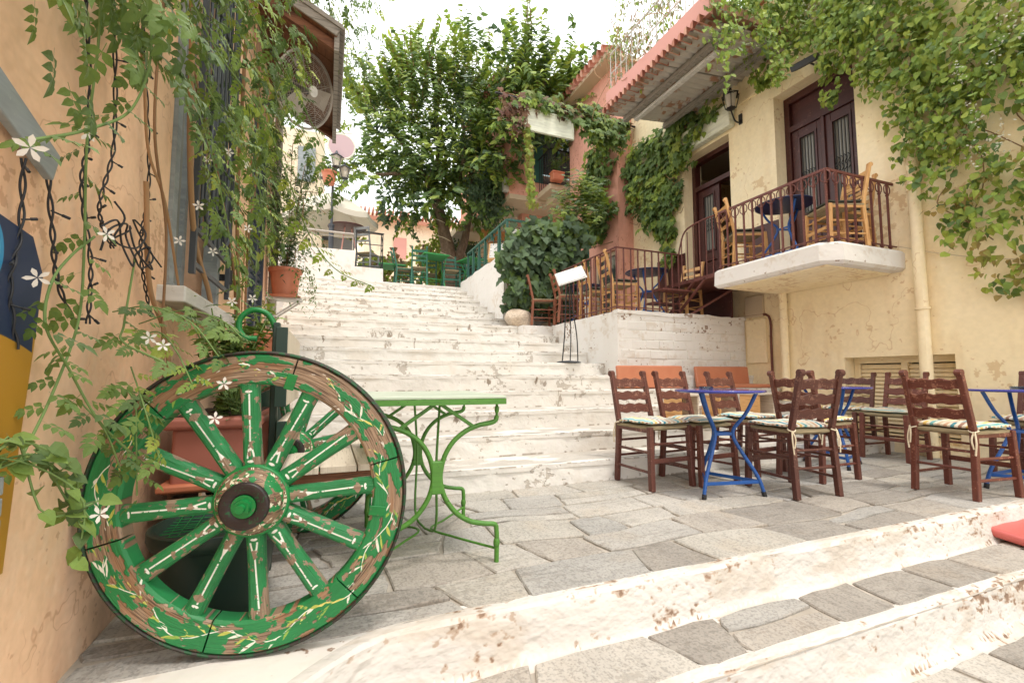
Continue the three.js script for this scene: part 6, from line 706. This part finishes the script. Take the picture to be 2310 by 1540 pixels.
// --- creeper on the yellow house ---
{ const out = V(-1, 0, 0.1), wall = (z, y, d) => V(5.79 - d, y, z);
  { const t = thing('flowering_creeper', 'bright green flowering creeper hanging over the yellow wall and balcony door', 'climbing plant', [0, 0, 0]), F = new Foliage(), o = { type: ['heart', 'heart2', 'heart3'], cols: [...GL, ...GL, ...G1], cols2: GL, size: [0.04, 0.085] };
    creep(F, [[-3.5, 5.6], [-3.4, 4.7], [-2.95, 4.0], [-2.65, 3.5], [-2.3, 3.6], [-2.3, 5.2]], wall, out, { ...o, clumps: 85, per: 16, spread: 0.14, depth: [0.1, 0.42] });
    creep(F, [[-5.2, 7.3], [-5.25, 5.55], [-4.75, 5.4], [-4.2, 5.2], [-3.7, 5.0], [-3.3, 4.5], [-2.9, 3.95], [-2.7, 4.4], [-2.6, 5.6], [-3.0, 7.2]], wall, out, { ...o, clumps: 190, per: 17, spread: 0.15, depth: [0.08, 0.5] });
    creep(F, [[-5.3, 5.8], [-5.25, 5.35], [-5.0, 5.3], [-4.95, 5.8]], wall, out, { ...o, clumps: 22, per: 16, spread: 0.11, depth: [0.2, 0.45] });
    creep(F, [[-3.55, 4.7], [-3.5, 4.15], [-3.38, 4.15], [-3.35, 4.7]], wall, out, { ...o, clumps: 12, per: 14, spread: 0.07, depth: [0.15, 0.35] }); creep(F, [[-4.5, 5.3], [-4.45, 4.85], [-4.32, 4.85], [-4.3, 5.3]], wall, out, { ...o, clumps: 12, per: 13, spread: 0.06, depth: [0.1, 0.3], cols: GL });
    creep(F, [[-3.0, 4.1], [-2.85, 3.4], [-2.6, 2.7], [-2.2, 3.2], [-1.2, 3.3], [-1.2, 4.4], [-2.3, 4.2]], wall, out, { ...o, clumps: 130, per: 15, spread: 0.14, depth: [0.04, 0.3] });
    creep(F, [[-2.35, 3.2], [-2.5, 2.4], [-2.3, 1.7], [-2.05, 1.5], [-1.6, 1.6], [-1.2, 2.0], [-1.2, 3.4]], wall, out, { ...o, clumps: 95, per: 11, spread: 0.12, depth: [0.03, 0.22], cols2: GY });
    creep(F, [[-2.7, 5.2], [-1.2, 5.2], [-1.2, 3.9], [-2.5, 3.9]], wall, out, { ...o, clumps: 55, per: 12, spread: 0.14, depth: [0.03, 0.18] });
    creep(F, [[4.05, 4.45], [4.3, 4.4], [4.45, 4.8], [4.9, 4.9], [5.0, 4.55], [5.15, 4.55], [5.25, 4.95], [5.8, 5.0], [5.8, 6.3], [4.0, 6.2]], (x, y, d) => V(x, y, -3.95 + d), V(-0.3, 0, 1), { ...o, clumps: 110, per: 16, spread: 0.13, depth: [0.02, 0.3] });
    for (let i = 0; i < 14; i++) { let z = R(-2.7, -1.3), y = R(3.0, 4.6); const P = []; for (let k = 0; k < 6; k++) { P.push(wall(z, y, R(0.02, 0.08))); z += gauss() * 0.22 + 0.04; y -= R(0.1, 0.4); if (y < 1.5) break; } if (P.length > 2) mk('stem', tube(P, 0.005, 4, 24), M.stem, t); }
    F.build(t, 300); const W = new Foliage(); for (let i = 0; i < 46; i++) { const [z, y] = i < 30 ? [R(-5.2, -3.4), R(4.9, 5.9)] : [R(-2.2, -1.4), R(2.6, 4)]; for (let k = 0; k < 20; k++) W.add(wall(z + gauss() * 0.06, y + k * 0.012 + gauss() * 0.03, 0.42 + gauss() * 0.06), V(gauss(), gauss(), gauss()), V(-1, 0.5, gauss()), R(0.018, 0.03), [0.62, 0.62, 0.5], 'ovate'); } W.build(t, 0, 5, 'leaf', 'blossom'); }
  { const t = thing('wall_creeper', 'dark green five leaved creeper under the awning beside the half open door', 'climbing plant', [0, 0, 0]), F = new Foliage(), o = { type: ['palm', 'palm', 'ovate'], cols: G1, cols2: GL, size: [0.11, 0.17] };
    creep(F, [[-5.3, 5.25], [-5.35, 5.0], [-5.9, 4.75], [-6.25, 4.3], [-6.3, 3.5], [-6.7, 3.5], [-7.1, 3.9], [-7.6, 4.3], [-7.6, 5.4], [-6.2, 5.4]], wall, out, { ...o, clumps: 150, per: 13, spread: 0.15, depth: [0.03, 0.22] });
    creep(F, [[-7.6, 5.6], [-7.6, 4.2], [-8.2, 3.7], [-8.6, 4.3], [-8.6, 5.6], [-8.0, 6.2]], (z, y, d) => V(5.4 - d, y, z), out, { ...o, clumps: 64, per: 13, spread: 0.15, depth: [0.03, 0.3] });
    creep(F, [[-6.3, 3.5], [-6.42, 2.9], [-6.62, 2.9], [-6.7, 3.5]], wall, out, { ...o, clumps: 10, per: 9, spread: 0.08, depth: [0.02, 0.1] });
    for (let i = 0; i < 22; i++) { let z = R(-7.4, -6.5), y = R(4.2, 5.2); const P = []; for (let k = 0; k < 5; k++) { P.push(wall(z, y, R(0.03, 0.2))); z += gauss() * 0.25; y += gauss() * 0.25 - 0.1; } mk('stem', tube(P, 0.006, 4, 20), M.twig, t); } mk('stem', tube([[5.74, 1.7, -6.62], [5.72, 2.4, -6.55], [5.74, 3.0, -6.6], [5.7, 3.8, -6.5]], 0.018, 6, 30), M.twig, t); mk('stem', tube([[5.38, 3.6, -7.75], [5.2, 3.55, -7.9], [4.7, 3.35, -7.7], [4.3, 3.1, -7.5]], 0.012, 6, 30), M.stem, t);
    F.build(t, 200); }
  { const t = thing('fern_shrub', 'light feathery green shrub beside the upper terrace railing', 'shrub', [0, 0, 0]), F = new Foliage(); for (let i = 0; i < 120; i++) { const b = V(R(4.15, 4.85), R(3.7, 4.5), R(-7.9, -7.4)), d = V(gauss() * 0.8 - 0.3, gauss() * 0.5 + 0.6, 0.5 + gauss() * 0.5).normalize(); along(F, [b, b.clone().addScaledVector(d, 0.2), b.clone().addScaledVector(d, 0.42).add(V(0, -0.06, 0))], 0.05, [0.09, 0.14], i % 3 ? GL : [[0.2, 0.3, 0.12], [0.16, 0.24, 0.12]], i % 2 ? 'fern' : 'palm', V(-0.4, 0, 0.8), 0.04); } mk('stem', [tube([[4.7, 3.0, -7.8], [4.75, 3.6, -7.7], [4.6, 4.2, -7.6]], 0.02, 5, 12)], M.stem, t); F.build(t); }
}
// --- ivy, trellis vine, hedge, roof plants ---
{ const t = thing('ivy_bush', 'thick dark ivy covering the white wall below the green railing', 'ivy', [0, 0, 0]), F = new Foliage(), m = (x, y, d) => V(x, y, -7.62 + d), o = { type: 'ivy', cols: [...G1, ...GD], cols2: GD, size: [0.12, 0.19] };
  creep(F, [[2.75, 3.0], [2.85, 3.3], [3.3, 3.62], [3.95, 3.66], [4.35, 3.5], [4.4, 2.9], [4.1, 2.3], [3.6, 2.15], [3.1, 2.2], [2.9, 2.5]], m, V(-0.2, 0, 1), { ...o, clumps: 130, per: 12, spread: 0.13, depth: [0.08, 0.55] });
  creep(F, [[2.85, 2.4], [3.0, 1.95], [3.35, 1.85], [3.5, 2.3]], m, V(-0.2, 0, 1), { ...o, clumps: 22, per: 10, spread: 0.1, depth: [0.1, 0.4] }); creep(F, [[3.6, 2.3], [3.7, 1.8], [4.2, 1.8], [4.3, 2.5]], m, V(-0.2, 0, 1), { ...o, clumps: 26, per: 9, spread: 0.12, depth: [0.05, 0.25], cols: GD });
  for (let i = 0; i < 9; i++) { const x = R(3.0, 4.4); mk('stem', tube([[x, 1.7, -7.5], [x + R(-0.1, 0.1), 2.2, -7.5], [x + R(-0.2, 0.2), 2.8, -7.45]], R(0.01, 0.02), 5, 12), M.stem, t); } F.build(t, 260);
  const v = thing('trellis_vine', 'autumn tinted vine on the sign pole with a trailing strand', 'climbing plant', [0, 0, 0]), Q = new Foliage();
  creep(Q, [[2.85, 6.15], [5.8, 6.15], [5.8, 5.95], [4.5, 5.9], [2.85, 5.9]], (x, y, d) => V(x, y, -7.5 + d - 0.1), V(0, 0, 1), { type: 'palm', cols: [...GB, ...G1], cols2: GL, size: [0.1, 0.17], clumps: 44, per: 11, spread: 0.13, depth: [0.0, 0.2] }); creep(Q, [[4.4, 6.0], [5.4, 5.9], [5.4, 5.3], [4.5, 5.5]], (x, y, d) => V(x, y, -7.5 + d), V(0, 0, 1), { type: 'palm', cols: G1, cols2: GL, size: [0.1, 0.16], clumps: 36, per: 11, spread: 0.13, depth: [0.0, 0.25] }); creep(Q, [[2.8, 6.0], [3.3, 6.0], [3.25, 5.4], [2.95, 5.3]], (x, y, d) => V(x, y, -7.5 + d), V(0, 0, 1), { type: 'palm', cols: GB, cols2: GL, size: [0.09, 0.15], clumps: 16, per: 10, spread: 0.1, depth: [0.0, 0.15] });
  for (let i = 0; i < 150; i++) { const u = i / 150; Q.add(V(3.34 + gauss() * 0.05 + 0.08 * u, 5.5 - u * 1.55, -7.46 + gauss() * 0.05), V(gauss() * 0.5, -1, gauss() * 0.5), V(gauss() * 0.4, 0.5, 1), R(0.08, 0.13), pickCol(GY.concat(GL)), 'palm'); } mk('stem', tube([[3.3, 6.0, -7.48], [3.34, 5.4, -7.46], [3.38, 4.6, -7.46], [3.42, 3.95, -7.46]], 0.006, 4, 20), M.twig, v); mk('stem', tube([[5.7, 6.05, -7.5], [4.8, 6.08, -7.45], [3.8, 6.03, -7.48], [2.9, 6.06, -7.5]], 0.014, 5, 30), M.stem, v); Q.build(v, 160);
  const h = thing('hedge', 'pale autumn hedge behind the green tables', 'hedge', [0, 0, 0]), H = new Foliage(); creep(H, [[0.9, 2.9], [4.2, 2.9], [4.2, 5.6], [3.2, 5.4], [2.4, 4.9], [0.9, 4.4]], (x, y, d) => V(x, y, -14.8 + d), V(0, 0, 1), { type: 'heart', cols: [...GL, [0.3, 0.24, 0.14]], cols2: [...GB, [0.36, 0.3, 0.16]], size: [0.1, 0.17], clumps: 150, per: 15, spread: 0.2, depth: [0, 0.8] }); H.build(h); mk('stem', [bar([1.4, 2.9, -14.6], [1.5, 4, -14.6], 0.03), bar([2.8, 2.9, -14.6], [2.7, 4.5, -14.6], 0.03)], M.stem, h);
  const w = thing('weeping_vine', 'hanging yellow green vine beside the tree trunk', 'climbing plant', [0, 0, 0]), K = new Foliage(); creep(K, [[2.9, 5.4], [3.2, 5.6], [3.1, 4.2], [2.85, 3.6], [2.6, 4.4]], (x, y, d) => V(x, y, -13.2 + d), V(0, 0, 1), { type: 'ovate', cols: GL, size: [0.07, 0.11], clumps: 34, per: 15, spread: 0.14, depth: [0, 0.25] }); creep(K, [[3.3, 5.0], [4.3, 5.0], [4.2, 3.2], [3.5, 3.4]], (x, y, d) => V(x, y, -13.3 + d), V(0, 0, 1), { type: 'ovate', cols: GD, size: [0.08, 0.12], clumps: 60, per: 15, spread: 0.15, depth: [0, 0.2] }); K.build(w);
  const s = thing('balcony_creeper', 'dark creeper spilling over the shaded balcony behind the tree', 'climbing plant', [0, 0, 0]), B = new Foliage(); creep(B, [[3.3, 6.0], [4.4, 6.3], [4.3, 5.0], [3.9, 4.7], [3.2, 5.3]], (x, y, d) => V(x, y, -11.2 + d), V(0, 0, 1), { type: 'ovate', cols: GD, cols2: G1, size: [0.1, 0.14], clumps: 80, per: 15, spread: 0.17, depth: [0, 0.5] }); creep(B, [[6.0, 6.6], [6.9, 6.6], [6.9, 5.2], [6.2, 5.2]], (x, y, d) => V(x, y, -9.8 + d), V(0, 0, 1), { type: 'ovate', cols: [...GB, ...G1], size: [0.07, 0.11], clumps: 40, per: 13, spread: 0.13, depth: [0, 0.15] }); B.build(s);
  const r = thing('roof_plants', 'dry pale plants tumbling over the red edged roof terrace', 'climbing plant', [0, 0, 0]), P = new Foliage(); creep(P, [[-6.4, 7.3], [-6.4, 5.5], [-5.8, 5.35], [-4.9, 5.7], [-4.6, 6.6], [-5.4, 7.2]], (z, y, d) => V(4.35 - d * 0.6 + 0.25, y, z), V(-1, 0, 0.2), { type: ['ovate', 'slim'], cols: [[0.3, 0.3, 0.16], [0.26, 0.3, 0.13], [0.38, 0.34, 0.22]], cols2: GL, size: [0.05, 0.09], clumps: 120, per: 13, spread: 0.15, depth: [0, 0.5] }); for (let i = 0; i < 40; i++) { const z = R(-6.4, -4.7), y = R(5.6, 6.6), a = [V(4.4 + gauss() * 0.1, y, z)]; for (let k = 0; k < 4; k++) a.push(a[k].clone().add(V(gauss() * 0.12, R(-0.3, 0.25), gauss() * 0.2))); mk('stem', tube(a, 0.005, 4, 14), M.twig, r); } P.build(r);
  const u = thing('umbrella_plants', 'yellowish bushes behind the parasol', 'shrub', [0, 0, 0]), U = new Foliage(); creep(U, [[-2, 5.1], [0.9, 5.1], [1.2, 5.6], [-1.5, 5.7]], (x, y, d) => V(x, y, -14.6 + d), V(0, 0, 1), { type: 'ovate', cols: [...GY, ...GL], size: [0.09, 0.14], clumps: 40, per: 13, spread: 0.2, depth: [0, 0.5] }); U.build(u); }
scene.traverse((o) => { if (o.isMesh) { o.castShadow = true; o.receiveShadow = true; } });
renderer.render(scene, camera);
